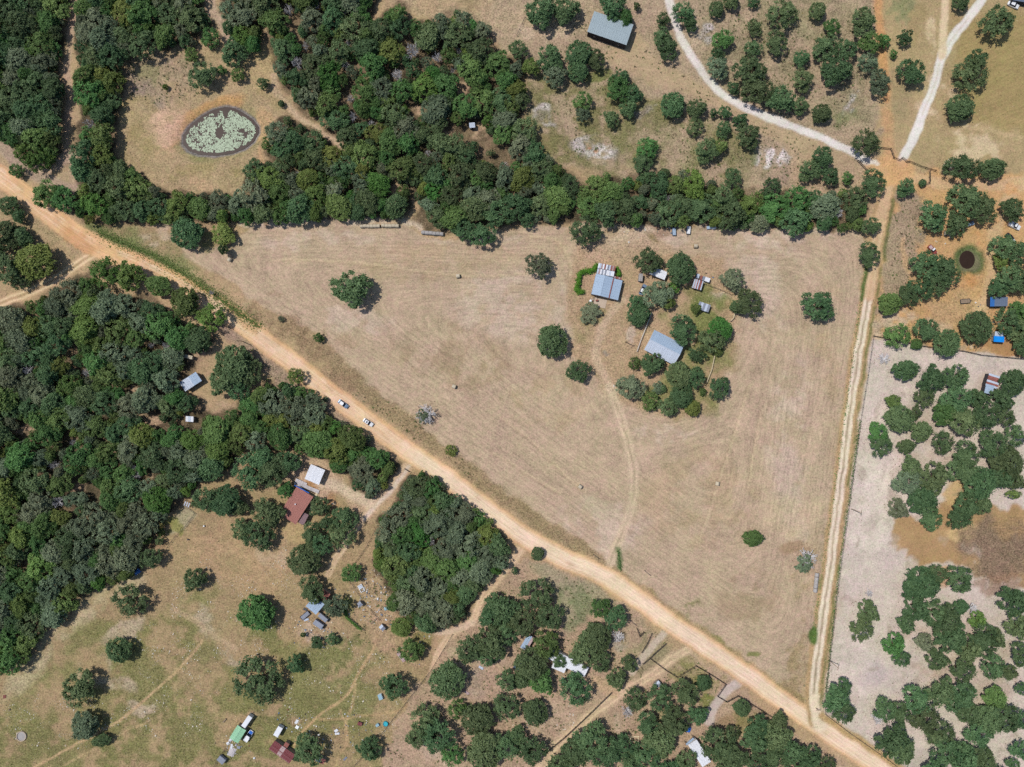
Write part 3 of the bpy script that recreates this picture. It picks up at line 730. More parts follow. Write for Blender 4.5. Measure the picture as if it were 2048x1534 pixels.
# leaf litter and dark humus stay under the shrubs of the small pen, left
area([(345,1035),(372,1010),(395,1030),(365,1060),(340,1070)], (176, 164, 128), soft=6, warp=4, op=0.9)
blob(340, 1050, 16, 12, (150, 148, 72), op=0.8)

# gentle relief: pond bowls, field swells
ZZ = (fbm(PX, PY, 300, 31, 3) - 0.5) * 0.5 + (N_S - 0.5) * 0.05
rough = np.isin(CLS, (0, 5))
ZZ += np.where(rough, (N_T - 0.5) * 0.10, 0.0)
def bowl(pts=None, c=None, depth=0.8, run=14):
    global ZZ
    if pts: sd = poly_sd(PX, PY, pts)
    else: sd = c[2] - np.hypot((PX - c[0]) * c[2] / c[2], (PY - c[1]) * c[2] / c[3])
    k = smooth((sd + run) / (2 * run))
    ZZ = ZZ * (1 - k) - depth * k
bowl(POND, depth=0.9, run=9)
bowl(c=(1936, 519, 17, 20), depth=0.8, run=8)

def gz(px, py):                        # ground height under a map point
    i = min(NX - 1, max(0, int(round((px - GX[0]) / STEP)))); j = min(NY - 1, max(0, int(round((py - GY[0]) / STEP))))
    return float(ZZ[j, i])

# mowing lines: distance from the field's own edges, so the swaths run round it
def line_d(a, b):
    d, _ = seg_d(PX, PY, a[0], a[1], b[0], b[1]); return d
dt = line_d((300, 440), (1760, 462)); dr = line_d((300, 470), (1700, 1450)); dl = line_d((1735, 440), (1600, 1420))
dh = np.abs(np.hypot((PX - 1330) / 1.0, (PY - 655) / 1.2) - 60) + 40
kk = 0.028
U = -np.log(np.exp(-kk * dt) + np.exp(-kk * dr) + np.exp(-kk * dl) + 0.8 * np.exp(-kk * dh)) / kk
U = U + (PX < 0) * 0
top_r = (PX > 1780) & (PY < 400)
U = np.where(top_r, (PX * 0.45 + PY * 0.9), U)
U = np.where(PX < 480, np.where(PY > 1000, (PX * 0.62 + PY * 0.78), U), U)

def along(pts, cls):
    global U
    d = np.full(PX.shape, 1e9); sg = np.ones(PX.shape)
    for a, b in zip(pts[:-1], pts[1:]):
        dd, _ = seg_d(PX, PY, a[0], a[1], b[0], b[1])
        side = np.sign((b[0] - a[0]) * (PY - a[1]) - (b[1] - a[1]) * (PX - a[0]))
        sg = np.where(dd < d, side, sg); d = np.minimum(d, dd)
    U = np.where(CLS == cls, d * sg * 1.6, U)
along(ROAD[::3] + [ROAD[-1]], 2)

# --- ground material
def ground_material():
    m, nt, bs = nodes('ground_soil_and_grass')
    N, L = nt.nodes.new, nt.links.new
    ac = N('ShaderNodeAttribute'); ac.attribute_name = 'soil'
    at = N('ShaderNodeAttribute'); at.attribute_name = 'grain'       # x swath coordinate, y swath amount, z speckle amount
    sp = N('ShaderNodeSeparateXYZ'); L(at.outputs['Vector'], sp.inputs[0])
    geo = N('ShaderNodeNewGeometry')
    pos = N('ShaderNodeSeparateXYZ'); L(geo.outputs['Position'], pos.inputs[0])
    def math_(op, a, b):
        n = N('ShaderNodeMath'); n.operation = op
        for i, v in enumerate((a, b)):
            if v is None: continue
            if isinstance(v, (int, float)): n.inputs[i].default_value = v
            else: L(v, n.inputs[i])
        return n.outputs[0]
    def noise(vec, scale, detail=3, rough=0.55):
        n = N('ShaderNodeTexNoise'); n.inputs['Scale'].default_value = scale; n.inputs['Detail'].default_value = detail
        n.inputs['Roughness'].default_value = rough
        L(vec, n.inputs['Vector']); return n.outputs['Fac']
    cb = N('ShaderNodeCombineXYZ')
    L(math_('MULTIPLY', sp.outputs[0], 1.0), cb.inputs[0])
    L(math_('MULTIPLY', pos.outputs[0], 0.10), cb.inputs[1])
    L(math_('MULTIPLY', pos.outputs[1], 0.10), cb.inputs[2])
    streak = noise(cb.outputs[0], 1.5, 4, 0.65)
    cb2 = N('ShaderNodeCombineXYZ')
    L(math_('MULTIPLY', sp.outputs[0], 1.0), cb2.inputs[0])
    L(math_('MULTIPLY', pos.outputs[0], 0.05), cb2.inputs[1])
    L(math_('MULTIPLY', pos.outputs[1], 0.05), cb2.inputs[2])
    streak2 = noise(cb2.outputs[0], 0.22, 3, 0.5)
    fine = noise(geo.outputs['Position'], 1.5, 3, 0.6)
    mid = noise(geo.outputs['Position'], 0.42, 4, 0.6)
    big = noise(geo.outputs['Position'], 0.09, 4, 0.55)
    wv = math_('ADD', math_('MULTIPLY', sp.outputs[0], 3.1), math_('MULTIPLY', noise(geo.outputs['Position'], 0.10, 3, 0.5), 9.0))
    wave = math_('ADD', math_('MULTIPLY', math_('SINE', wv, None), 0.5), 0.5)
    def cen(v, amp): return math_('MULTIPLY', math_('SUBTRACT', v, 0.5), amp)
    tot = math_('ADD', math_('MULTIPLY', math_('ADD', cen(streak, 0.95), cen(wave, 0.08)), sp.outputs[1]), math_('MULTIPLY', cen(streak2, 0.30), sp.outputs[1]))
    tot = math_('ADD', tot, math_('MULTIPLY', cen(fine, 2.7), sp.outputs[2]))
    tot = math_('ADD', tot, math_('MULTIPLY', cen(mid, 1.15), sp.outputs[2]))
    tot = math_('ADD', tot, cen(big, 0.5))
    mulf = math_('ADD', tot, 1.0)
    mulf = math_('MAXIMUM', mulf, 0.35)
    mx = N('ShaderNodeMix'); mx.data_type = 'RGBA'; mx.blend_type = 'MULTIPLY'; mx.inputs[0].default_value = 1.0
    L(ac.outputs['Color'], mx.inputs[6]); L(mulf, mx.inputs[7])
    # soil drifts between pinkish and olive
    hu = noise(geo.outputs['Position'], 0.55, 4, 0.65)
    hr = N('ShaderNodeMapRange'); hr.inputs[1].default_value, hr.inputs[2].default_value = 0.36, 0.64
    L(hu, hr.inputs[0])
    tint = N('ShaderNodeMix'); tint.data_type = 'RGBA'; L(hr.outputs[0], tint.inputs[0])
    tint.inputs[6].default_value = (1.04, 0.98, 1.01, 1); tint.inputs[7].default_value = (0.97, 1.015, 0.955, 1)
    mt = N('ShaderNodeMix'); mt.data_type = 'RGBA'; mt.blend_type = 'MULTIPLY'; mt.inputs[0].default_value = 1.0
    L(mx.outputs[2], mt.inputs[6]); L(tint.outputs[2], mt.inputs[7]); mx = mt
    hb = noise(geo.outputs['Position'], 0.075, 5, 0.6)
    hbr = N('ShaderNodeMapRange'); hbr.inputs[1].default_value, hbr.inputs[2].default_value = 0.38, 0.62
    L(hb, hbr.inputs[0])
    tb = N('ShaderNodeMix'); tb.data_type = 'RGBA'; L(hbr.outputs[0], tb.inputs[0])
    tb.inputs[6].default_value = (1.03, 0.985, 1.02, 1); tb.inputs[7].default_value = (0.985, 1.01, 0.955, 1)
    mb_ = N('ShaderNodeMix'); mb_.data_type = 'RGBA'; mb_.blend_type = 'MULTIPLY'; mb_.inputs[0].default_value = 1.0
    L(mx.outputs[2], mb_.inputs[6]); L(tb.outputs[2], mb_.inputs[7]); mx = mb_
    # straw coloured flecks
    fl = noise(geo.outputs['Position'], 2.6, 2, 0.5)
    fr = N('ShaderNodeMapRange'); fr.inputs[1].default_value, fr.inputs[2].default_value = 0.60, 0.72
    fr.inputs[3].default_value, fr.inputs[4].default_value = 0.0, 0.5
    L(fl, fr.inputs[0])
    fa = math_('MULTIPLY', fr.outputs[0], sp.outputs[2])
    m2 = N('ShaderNodeMix'); m2.data_type = 'RGBA'
    L(fa, m2.inputs[0]); L(mx.outputs[2], m2.inputs[6]); m2.inputs[7].default_value = (*alb((204, 188, 158)), 1)
    L(m2.outputs[2], bs.inputs['Base Color'])
    bs.inputs['Roughness'].default_value = 0.95
    bs.inputs['Specular IOR Level'].default_value = 0.1
    bp = N('ShaderNodeBump'); bp.inputs['Strength'].default_value = 0.35; bp.inputs['Distance'].default_value = 0.25
    L(math_('MULTIPLY', fine, sp.outputs[2]), bp.inputs['Height'])
    L(bp.outputs[0], bs.inputs['Normal'])
    return m
M['ground'] = ground_material()

VX = (PX - CX) * S; VY = (CY - PY) * S
fc = np.zeros((NY - 1, NX - 1), dtype=int)
fc[:] = CLS[:-1, :-1]
jj, ii = np.meshgrid(np.arange(NY - 1), np.arange(NX - 1), indexing='ij')
i00 = jj * NX + ii
quads = np.stack([i00 + NX, i00 + NX + 1, i00 + 1, i00], axis=-1).reshape(-1, 4)
fcl = fc.reshape(-1)
Vall = np.stack([VX, VY, ZZ], axis=-1).reshape(-1, 3)
Call = COL.reshape(-1, 3)
Gall = np.stack([U * S, STK, SPK], axis=-1).reshape(-1, 3)
def sheet(name, q, V, Cc, G):
    used, inv = np.unique(q.reshape(-1), return_inverse=True)
    me = bpy.data.meshes.new(name)
    me.vertices.add(len(used)); me.vertices.foreach_set('co', V[used].astype(np.float32).reshape(-1))
    me.loops.add(len(inv)); me.loops.foreach_set('vertex_index', inv.astype(np.int32))
    me.polygons.add(len(q))
    me.polygons.foreach_set('loop_start', np.arange(0, len(inv), 4, dtype=np.int32))
    me.polygons.foreach_set('use_smooth', np.ones(len(q), dtype=bool))
    me.update(calc_edges=True)
    a = me.attributes.new('soil', 'FLOAT_COLOR', 'POINT')
    a.data.foreach_set('color', np.concatenate([Cc[used], np.ones((len(used), 1))], axis=1).astype(np.float32).reshape(-1))
    g = me.attributes.new('grain', 'FLOAT_VECTOR', 'POINT')
    g.data.foreach_set('vector', G[used].astype(np.float32).reshape(-1))
    me.materials.append(M['ground'])
    return tag(link(name, me), kind='structure')
SHEET_LABEL = {0: 'dry grass and bare soil around the field, yards and woods', 1: 'big mown hay field with curving swath lines', 2: 'wide pale orange dirt road running diagonally',
               3: 'narrow two-rut lane along the right side of the hay field', 4: 'pale gravel drives at the top right', 5: 'bare pale sandy pasture right of the lane',
               6: 'faint wheel track across the hay field to the homestead', 7: 'narrow dirt tracks branching off the roads', 8: 'muddy and grassy pond banks'}
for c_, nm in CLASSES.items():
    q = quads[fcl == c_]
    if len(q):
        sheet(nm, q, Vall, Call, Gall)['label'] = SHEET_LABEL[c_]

# land beyond the mapped sheet, out to the horizon
def far_land():
    x0, x1, y0, y1 = VX.min(), VX.max(), VY.min(), VY.max()
    xs = [-4000, -900, x0, x1, 900, 4000]; ys = [-4000, -900, y0, y1, 900, 4000]
    V, Q = [], []
    for y in ys:
        for x in xs: V.append((x, y, -0.15))
    for j in range(5):
        for i in range(5):
            if i == 2 and j == 2: continue
            a = j * 6 + i
            Q.append((a, a + 1, a + 7, a + 6))
    V = np.array(V); n = len(V)
    o = sheet('far_land', np.array(Q), V, np.tile(np.array(alb((150, 132, 98))), (n, 1)), np.tile(np.array([0, 0, 0.9]), (n, 1)))
    o['label'] = 'dry grassland stretching away past the fields'
far_land()

# pond water
def water_mat(name, col, rough):
    m, nt, bs = nodes(name)
    N, L = nt.nodes.new, nt.links.new
    tc = N('ShaderNodeTexCoord'); n1 = N('ShaderNodeTexNoise'); n1.inputs['Scale'].default_value = 0.5; n1.inputs['Detail'].default_value = 4
    L(tc.outputs['Object'], n1.inputs['Vector'])
    mx = N('ShaderNodeMix'); mx.data_type = 'RGBA'; L(n1.outputs['Fac'], mx.inputs[0])
    a = alb(col); mx.inputs[6].default_value = (*[v * 0.75 for v in a], 1); mx.inputs[7].default_value = (*[v * 1.2 for v in a], 1)
    L(mx.outputs[2], bs.inputs['Base Color']); bs.inputs['Roughness'].default_value = rough; bs.inputs['Specular IOR Level'].default_value = 0.04
    bp = N('ShaderNodeBump'); bp.inputs['Strength'].default_value = 0.05; L(n1.outputs['Fac'], bp.inputs['Height']); L(bp.outputs[0], bs.inputs['Normal'])
    return m
def pond(name, pts, col, z, label):
    me = bpy.data.meshes.new(name)
    me.from_pydata([(*W(*p).xy, z) for p in reversed(pts)], [], [tuple(range(len(pts)))])
    me.materials.append(water_mat(name, col, 0.35))
    return tag(link(name, me), label, kind='structure')
cxp, cyp = 441, 263
pond('pond_water', [(cxp + (x - cxp) * 0.94, cyp + (y - cyp) * 0.92) for x, y in POND], (80, 67, 62), -0.62, 'murky brown pond water under the lily pads')
pond('pond_water', [(1936 + 17 * math.cos(t * math.pi / 14), 519 + 20 * math.sin(t * math.pi / 14)) for t in range(28)], (58, 46, 40), -0.55, 'dark brown water of the small round stock pond')
# lily pads, too many to count
def lily_pads():
    r = random.Random(3); mb = MB(); n = 0
    inner = [(cxp + (x - cxp) * 0.86, cyp + (y - cyp) * 0.80) for x, y in POND]
    xs = np.array([r.uniform(355, 525) for _ in range(22000)]); ys = np.array([r.uniform(205, 318) for _ in range(22000)])
    sd = poly_sd(xs, ys, inner)
    hole = np.hypot((xs - 438) / 9, (ys - 264) / 12)
    hole2 = np.hypot((xs - 450) / 6, (ys - 222) / 14)
    nzv = 0.5 * fbm(xs, ys, 22, 77, 3) + 0.5 * fbm(xs, ys, 7, 79, 2)
    for x, y, s_, h1, h2, nv in zip(xs, ys, sd, hole, hole2, nzv):
        if s_ < 0 or h1 < 1 + 0.5 * (nv - 0.5) or h2 < 1: continue
        if nv < 0.34 or r.random() < 0.66 + 1.6 * (0.5 - nv): continue
        p = W(x, y); rad = r.uniform(0.16, 0.34); a0 = r.uniform(0, 6.28); z = -0.60 + r.uniform(0, 0.035)
        vs = [(p.x + rad * math.cos(a0 + k * 1.047), p.y + rad * math.sin(a0 + k * 1.047), z + r.uniform(0, 0.02)) for k in range(6)]
        mb.add(vs, [(0, 1, 2, 3, 4, 5)]); n += 1
    m, nt, bs = nodes('lily_pad')
    gi = nt.nodes.new('ShaderNodeNewGeometry'); mx = nt.nodes.new('ShaderNodeMix'); mx.data_type = 'RGBA'
    nt.links.new(gi.outputs['Random Per Island'], mx.inputs[0])
    mx.inputs[6].default_value = (*alb((112, 132, 100)), 1); mx.inputs[7].default_value = (*alb((162, 182, 150)), 1)
    nt.links.new(mx.outputs[2], bs.inputs['Base Color']); bs.inputs['Roughness'].default_value = 0.5
    o = mb.build('lily_pads', m)
    tag(o, 'pale green lily pads floating in a ring on the pond', 'lily pads', kind='stuff')
lily_pads()
# ------------------------------------------------------------------ trees
def crown_arrays(seed, nl=7, lobe=(0.36, 0.50), ring=(0.34, 0.60), clumps=19, leaves=32, leaf=(0.22, 0.40), flat=0.72, jag=0.18):
    r = np.random.RandomState(seed)
    L = []
    a0 = r.rand() * 6.28
    for i in range(nl):
        a = a0 + 6.283 * i / nl + r.normal(0, 0.25)
        d = r.uniform(*ring) * 5
        L.append((d * math.cos(a), d * math.sin(a), r.uniform(3.1, 4.6), r.uniform(*lobe) * 5))
    for i in range(2):
        L.append((r.normal(0, 0.7), r.normal(0, 0.7), r.uniform(4.6, 5.6), r.uniform(0.36, 0.46) * 5))
    P, Nn, F = [], [], []
    for k, (lx, ly, lz, lr) in enumerate(L):
        c = np.array([lx, ly, lz])
        for _ in range(clumps):
            d = r.normal(size=3); d[2] = abs(d[2]) * 1.1 - 0.35
            d /= np.linalg.norm(d)
            p = c + d * np.array([1, 1, flat]) * lr * (r.uniform(0.82, 1.0) + r.normal(0, jag * 0.4))
            deep = False
            for q, (mx, my, mz, mr) in enumerate(L):
                if q != k and np.linalg.norm((p - np.array([mx, my, mz])) / np.array([1, 1, flat])) < mr * 0.72: deep = True
            if deep: continue
            cr = r.rand()
            out = p - np.array([0, 0, 2.2]); out /= np.linalg.norm(out)
            n = int(leaves * r.uniform(0.7, 1.3))
            pts = p + r.normal(size=(n, 3)) * np.array([0.33, 0.33, 0.22]) * (lr / 2.1)
            nn = out * 0.5 + r.normal(size=(n, 3)) * 0.42 + np.array([0, 0, 0.5])
            P.append(pts); Nn.append(nn)
            F.append(np.clip(0.55 * cr + 0.45 * r.rand(n), 0, 1))
    P = np.concatenate(P); Nn = np.concatenate(Nn); F = np.concatenate(F)
    s = 5.0 / np.percentile(np.hypot(P[:, 0], P[:, 1]), 94)
    P[:, :2] *= s
    Nn /= np.linalg.norm(Nn, axis=1)[:, None]
    t = np.cross(Nn, r.normal(size=Nn.shape)); t /= np.linalg.norm(t, axis=1)[:, None]
    b = np.cross(Nn, t)
    sz = r.uniform(leaf[0], leaf[1], len(P))[:, None]
    asp = r.uniform(0.55, 0.95, len(P))[:, None]
    # leaf sprays: kite shaped, slightly folded
    v0 = P - t * sz; v1 = P - b * sz * asp * 0.8 + Nn * sz * 0.18; v2 = P + t * sz; v3 = P + b * sz * asp * 0.8 + Nn * sz * 0.18
    V = np.stack([v0, v1, v2, v3], axis=1).reshape(-1, 3)
    Q = np.arange(len(V)).reshape(-1, 4)
    A = np.repeat(F, 4)
    return V, Q, A, L

def trunk_mb(L, thick=0.34):
    mb = MB()
    mb.tube((0, 0, -0.3), (0, 0, 0.5), thick * 1.35, thick, 8, False)
    mb.tube((0, 0, 0.5), (0.06, 0.04, 2.1), thick, thick * 0.78, 8, False)
    for lx, ly, lz, lr in L:
        m = Vector((lx * 0.45, ly * 0.45, 2.1 + (lz - 2.1) * 0.5))
        mb.tube((0.06, 0.04, 1.95), m, thick * 0.45, thick * 0.28, 5, False)
        e = Vector((lx * 0.9, ly * 0.9, lz))
        mb.tube(m, e, thick * 0.28, thick * 0.1, 5, False)
        mb.tube(m, e + Vector((lr * 0.5, -lr * 0.35, 0.1)), thick * 0.2, thick * 0.06, 4, False)
        mb.tube(m, e + Vector((-lr * 0.4, lr * 0.5, 0.2)), thick * 0.2, thick * 0.06, 4, False)
    return mb

def leaf_mesh(name, V, Q, A, mat_, extra=None):
    me = bpy.data.meshes.new(name)
    nv = len(V)
    Vv = V; faces = [tuple(q) for q in Q.tolist()]
    n_leaf = len(faces)
    if extra:
        Vv = np.concatenate([V, np.array(extra.v)]); faces += [tuple(i + nv for i in f) for f in extra.f]
    me.from_pydata(Vv.tolist(), [], faces)
    at = me.attributes.new('lf', 'FLOAT', 'POINT')
    at.data.foreach_set('value', np.concatenate([A, np.zeros(len(Vv) - nv)]).astype(np.float32))
    me.materials.append(mat_)
    if extra:
        me.materials.append(M['bark'])
        mi = np.zeros(len(faces), dtype=np.int32); mi[n_leaf:] = 1
        me.polygons.foreach_set('material_index', mi)
    me.update()
    return me

SHAPES = [crown_arrays(101, 7), crown_arrays(202, 6, ring=(0.40, 0.66)), crown_arrays(303, 8, lobe=(0.30, 0.42), ring=(0.36, 0.66)),
          crown_arrays(404, 5, lobe=(0.42, 0.54), ring=(0.36, 0.56)), crown_arrays(505, 9, lobe=(0.32, 0.40), ring=(0.42, 0.60), clumps=24, jag=0.1),
          crown_arrays(606, 6, lobe=(0.26, 0.40), ring=(0.45, 0.70), clumps=18, leaves=24, jag=0.3)]
TRUNKS = [trunk_mb(s[3]) for s in SHAPES]
TRUNK_ME = [t.mesh('trunk', M['bark'], True) for t in TRUNKS]
CROWN_ME = {(i, k): leaf_mesh('crown', s[0], s[1], s[2], LM[k]) for i, s in enumerate(SHAPES) for k in LM}

def dead_branches(seed, n0=15, tall=6.0):
    r = random.Random(seed); mb = MB()
    def grow(p, d, l, rad, depth):
        q = p + d * l
        mb.tube(p, q, rad, rad * 0.62, 3 if depth > 1 else 4, False)
        if depth >= 4: return
        for _ in range(r.choice((2, 3, 3)) if depth < 3 else r.choice((2, 3))):
            nd = (d + Vector((r.gauss(0, 0.55), r.gauss(0, 0.55), r.gauss(0.05, 0.35)))).normalized()
            grow(p + d * l * r.uniform(0.55, 1.0), nd, l * r.uniform(0.5, 0.78), rad * 0.62, depth + 1)
    for i in range(n0):
        a = 6.283 * i / n0 + r.uniform(-0.3, 0.3); e = r.uniform(0.25, 1.0)
        grow(Vector((0, 0, 1.6)), Vector((math.cos(a) * math.cos(e), math.sin(a) * math.cos(e), math.sin(e))), r.uniform(1.5, 2.2), 0.19, 1)
    t = MB(); t.tube((0, 0, -0.3), (0, 0, 0.6), 0.42, 0.3, 7, False); t.tube((0, 0, 0.6), (0, 0, 1.75), 0.3, 0.22, 7, False)
    return mb, t
DEAD = []
for sd_ in (5, 6, 7):
    b_, t_ = dead_branches(sd_)
    DEAD.append((b_.mesh('branches', M['dead_wood']), t_.mesh('trunk', M['dead_wood'])))

TREES = []            # (px, py, r) of every crown already standing
def tree(px, py, r, kind='d', label=None, group=None, asp=1.0, rot=None, shape=None, hs=1.0, cat='tree', name=None):
    R = r * S
    zs = (0.35 + 0.13 * R) * hs                      # height scale: crown top about 7 m at 1.0
    zs = max(0.22, min(1.45, zs))
    zc = 4.2 * zs
    p = W(px, py, zc)
    g = gz(CX + p.x / S, CY - p.y / S)
    if name is None:
        name = {'x': 'dead_tree'}.get(kind, 'oak_tree' if kind in 'dg' else 'broadleaf_tree')
    if R < 2.4 and kind != 'x' and name in ('oak_tree', 'broadleaf_tree'): name, cat = 'shrub', 'shrub'
    o = empty(name, (p.x, p.y, g), rng.uniform(0, 6.28) if rot is None else math.radians(rot), label, cat, group)
    k_ = 0.90 if kind != 'x' else 1.05
    o.scale = (R / 5 * k_ * math.sqrt(asp), R / 5 * k_ / math.sqrt(asp), zs)
    if kind == 'x':
        b, t = DEAD[rng.randrange(3)]
        link('branches', b, o); link('trunk', t, o)
    else:
        i = rng.choice((0, 1, 2, 3, 4, 0, 2)) if shape is None else shape
        link('crown', CROWN_ME[(i, kind)], o); link('trunk', TRUNK_ME[i], o)
    TREES.append((px, py, r * (1.45 if kind == 'x' and hs > 1.1 else 1.0)))
    return o

ORD = ['leftmost', 'second', 'third', 'fourth', 'fifth', 'sixth', 'seventh', 'eighth', 'ninth', 'tenth'] + ['%dth' % i for i in range(11, 21)] + ['21st', '22nd', '23rd'] + ['%dth' % i for i in range(24, 31)] + ['31st', '32nd', '33rd'] + ['%dth' % i for i in range(34, 60)]
TONE = {'d': 'dark', 'm': 'mid-green', 'y': 'yellow-green', 'g': 'grey-green', 'b': 'bright green', 'x': 'bare'}
def clump(lst, place, group, noun='oak', by='left', **kw):
    """trees of one clump, told apart by tone, size and their order across the photograph"""
    ax = 0 if by == 'left' else 1
    first = 'leftmost' if by == 'left' else 'topmost'
    for i, t in enumerate(sorted(lst, key=lambda t: t[ax])):
        size = 'small' if t[2] < 19 else ('large' if t[2] > 31 else 'medium')
        kd = t[3] if len(t) > 3 else 'x'
        pos = first if i == 0 else '%s from the %s' % (ORD[i], by)
        T(t[0], t[1], t[2], kd, '%s %s %s %s, %s' % (size, TONE[kd], noun, place, pos), group, **kw)
T = tree
# --- trees standing alone in and round the hay field
T(706,577,41,'d','large two-lobed dark oak standing alone in the left of the hay field',asp=1.35,rot=-12,shape=2)
T(1078,530,29,'g','open grey-green oak in the hay field left of the striped barn',shape=5)
T(1105,682,33,'d','round dense dark oak in the hay field left of the homestead',shape=4)
T(1157,743,25,'d','dark oak nearest the field track bend left of the homestead',shape=0)
T(1637,611,35,'d','lone wide oak in the hay field near the right lane',shape=0,asp=1.15,rot=0)
T(1506,1077,19,'m','small flat green tree alone in the lower right hay field',asp=1.3,rot=-10,shape=4)
T(1617,1120,29,'x','bare grey tree at the right edge of the hay field by the lane')
T(1608,1128,20,'g','thin grey-green tree tangled with the bare tree by the lane',shape=5)
T(852,829,29,'x','bare grey dead tree at the hay field edge beside the dirt road')
T(846,832,15,'g','thin grey leaved regrowth inside the dead tree beside the dirt road',shape=5,hs=0.8)
T(903,901,13,'y','bright green bush on the dirt road verge below the dead tree',hs=.6)
T(637,675,11,'m','small round green bush on the rough verge above the dirt road',hs=.8)
T(562,638,7,'g','small brown-grey tuft bush on the verge above the dirt road',hs=.5)
T(373,467,32,'d','round dark oak at the left corner of the hay field',shape=4)
T(447,466,26,'y','yellow-green bushy tree at the left corner of the hay field',shape=2,hs=.7)
T(446,499,10,'d','small pointed evergreen casting a round shadow beside a hay bale',hs=1.6,shape=4)
T(590,752,18,'y','bright yellow-green tree on the lower edge of the dirt road',shape=3)
T(651,799,6,'g','tiny round bush on the lower verge of the dirt road',hs=.5)
T(926,459,25,'d','left of two oaks jutting from the wood into the hay field',shape=0)
T(965,468,28,'d','right of two oaks jutting from the wood into the hay field',shape=1)
T(1173,460,32,'d','rounded oak jutting into the field above the striped barn',shape=3)
T(1742,453,20,'d','upper of two oaks overhanging the lane at the wood corner')
T(1737,509,25,'d','lower of two oaks overhanging the lane at the field corner')
T(1180,626,24,'g','thin brownish bush below the striped barn slab',shape=5,hs=.5)
T(1075,1108,14,'d','dark bush in the fork between the dirt road and a side track',hs=.8)
T(1030,1142,8,'d','small dark bush beside the side track by the square wood',hs=.7)
# --- homestead
T(1297,521,29,'d','big oak above the white shed at the homestead',shape=0)
T(1362,537,31,'d','tall oak right of the white shed at the homestead',shape=4,asp=1.15,rot=80)
T(1316,590,31,'g','spreading grey-green oak covering the front of the white shed',shape=1)
T(1272,604,18,'d','dark oak just below the parked silver car')
T(1277,630,24,'d','round oak at the top end of the homestead fence',shape=4)
T(1334,602,18,'y','yellow-green tree in the middle of the homestead yard')
T(1347,576,13,'b','bright green bush beside the spreading homestead oak',hs=.8)
T(1466,561,26,'g','grey-green tree right of the rusty striped shed',shape=2)
T(1497,606,30,'d','large oak at the right edge of the homestead yard',shape=0)
T(1474,613,14,'d','small oak touching the large one at the yard edge')
T(1393,617,12,'m','small round tree touching the small grey shed',hs=.9)
T(1364,660,31,'d','blue-green oak overhanging the upper right of the house',shape=1)
T(1441,658,25,'b','vivid green tree right of the house',shape=4,hs=1.1)
T(1423,680,27,'d','dark oak against the vivid green tree right of the house',shape=3)
T(1436,702,11,'m','small light green bush under the vivid green tree',hs=.6)
T(1394,710,18,'d','small spreading tree just right of the house',asp=1.3,rot=-30,shape=5)
T(1270,726,14,'m','narrow light green tree left of the house corner',hs=.8)
T(1306,729,25,'d','oak overhanging the lower left corner of the house',shape=2)
T(1358,750,27,'d','left half of the dark oak pair below the house',shape=4)
T(1388,755,23,'d','right half of the dark oak pair below the house',shape=0)
T(1262,773,29,'g','pale grey oak beside the field track below the house',shape=1)
T(1316,776,14,'g','small grey bush below the house',shape=5,hs=.6)
T(1325,778,9,'d','tiny dark bush beside the small grey bush below the house',hs=.7)
T(1438,775,24,'d','oak at the lower right of the homestead grove',shape=0,asp=1.2,rot=80)
T(1362,793,24,'d','round oak in the middle of the lower homestead grove',shape=4)
T(1302,804,20,'m','leftmost oak on the bottom edge of the homestead grove')
T(1336,813,21,'d','second oak on the bottom edge of the homestead grove')
T(1386,816,17,'y','lime green tree at the bottom of the homestead grove',shape=4)
T(1405,784,9,'m','small bush right of the round oak in the homestead grove',hs=.7)
# --- pasture, lower left
T(260,1203,34,'d','upper left oak of the scattered lower left pasture trees',shape=3,asp=1.15,rot=-10)
T(390,1160,25,'d','small dark oak high in the lower left pasture',shape=2)
T(237,1300,26,'d','oak in the middle of the lower left pasture',shape=4)
T(159,1378,37,'d','big oak at the left of the lower left pasture',shape=1)
T(168,1451,29,'g','pale grey-green tree near the concrete ring',shape=4)
T(203,1481,16,'d','small bush right of the pale grey-green tree',asp=1.6,rot=10,hs=.8)
T(511,1227,37,'m','dense green oak left of the blue-roofed shed',shape=4)
T(517,1362,50,'d','largest oak of the lower left pasture',shape=3)
T(592,1328,20,'d','small oak right of the largest pasture oak')
T(633,1286,14,'d','left of two low bushes under the scrap trailers',hs=.7)
T(664,1278,14,'d','right of two low bushes under the scrap trailers',hs=.7)
T(606,1270,6,'m','tiny round bush left of the two low bushes',hs=.8)
T(787,1373,29,'d','pointed dark tree beside the white box in the junk yard',hs=1.2,shape=0)
T(738,1500,26,'d','oak near the turquoise pool at the bottom',shape=2)
T(615,1500,33,'d','oak overhanging the maroon roof at the bottom',shape=0)
T(703,1147,22,'m','green bush between the brown house yard and the junk yard',hs=.8)
T(622,1180,29,'d','oak overhanging the red shed from the left',shape=1)
T(670,1213,27,'g','oak overhanging the red shed from the right',shape=5)
T(802,1255,21,'y','yellow-green bush at the corner of the square wood',hs=.7)
T(822,1300,26,'m','rounded green tree below the corner of the square wood')
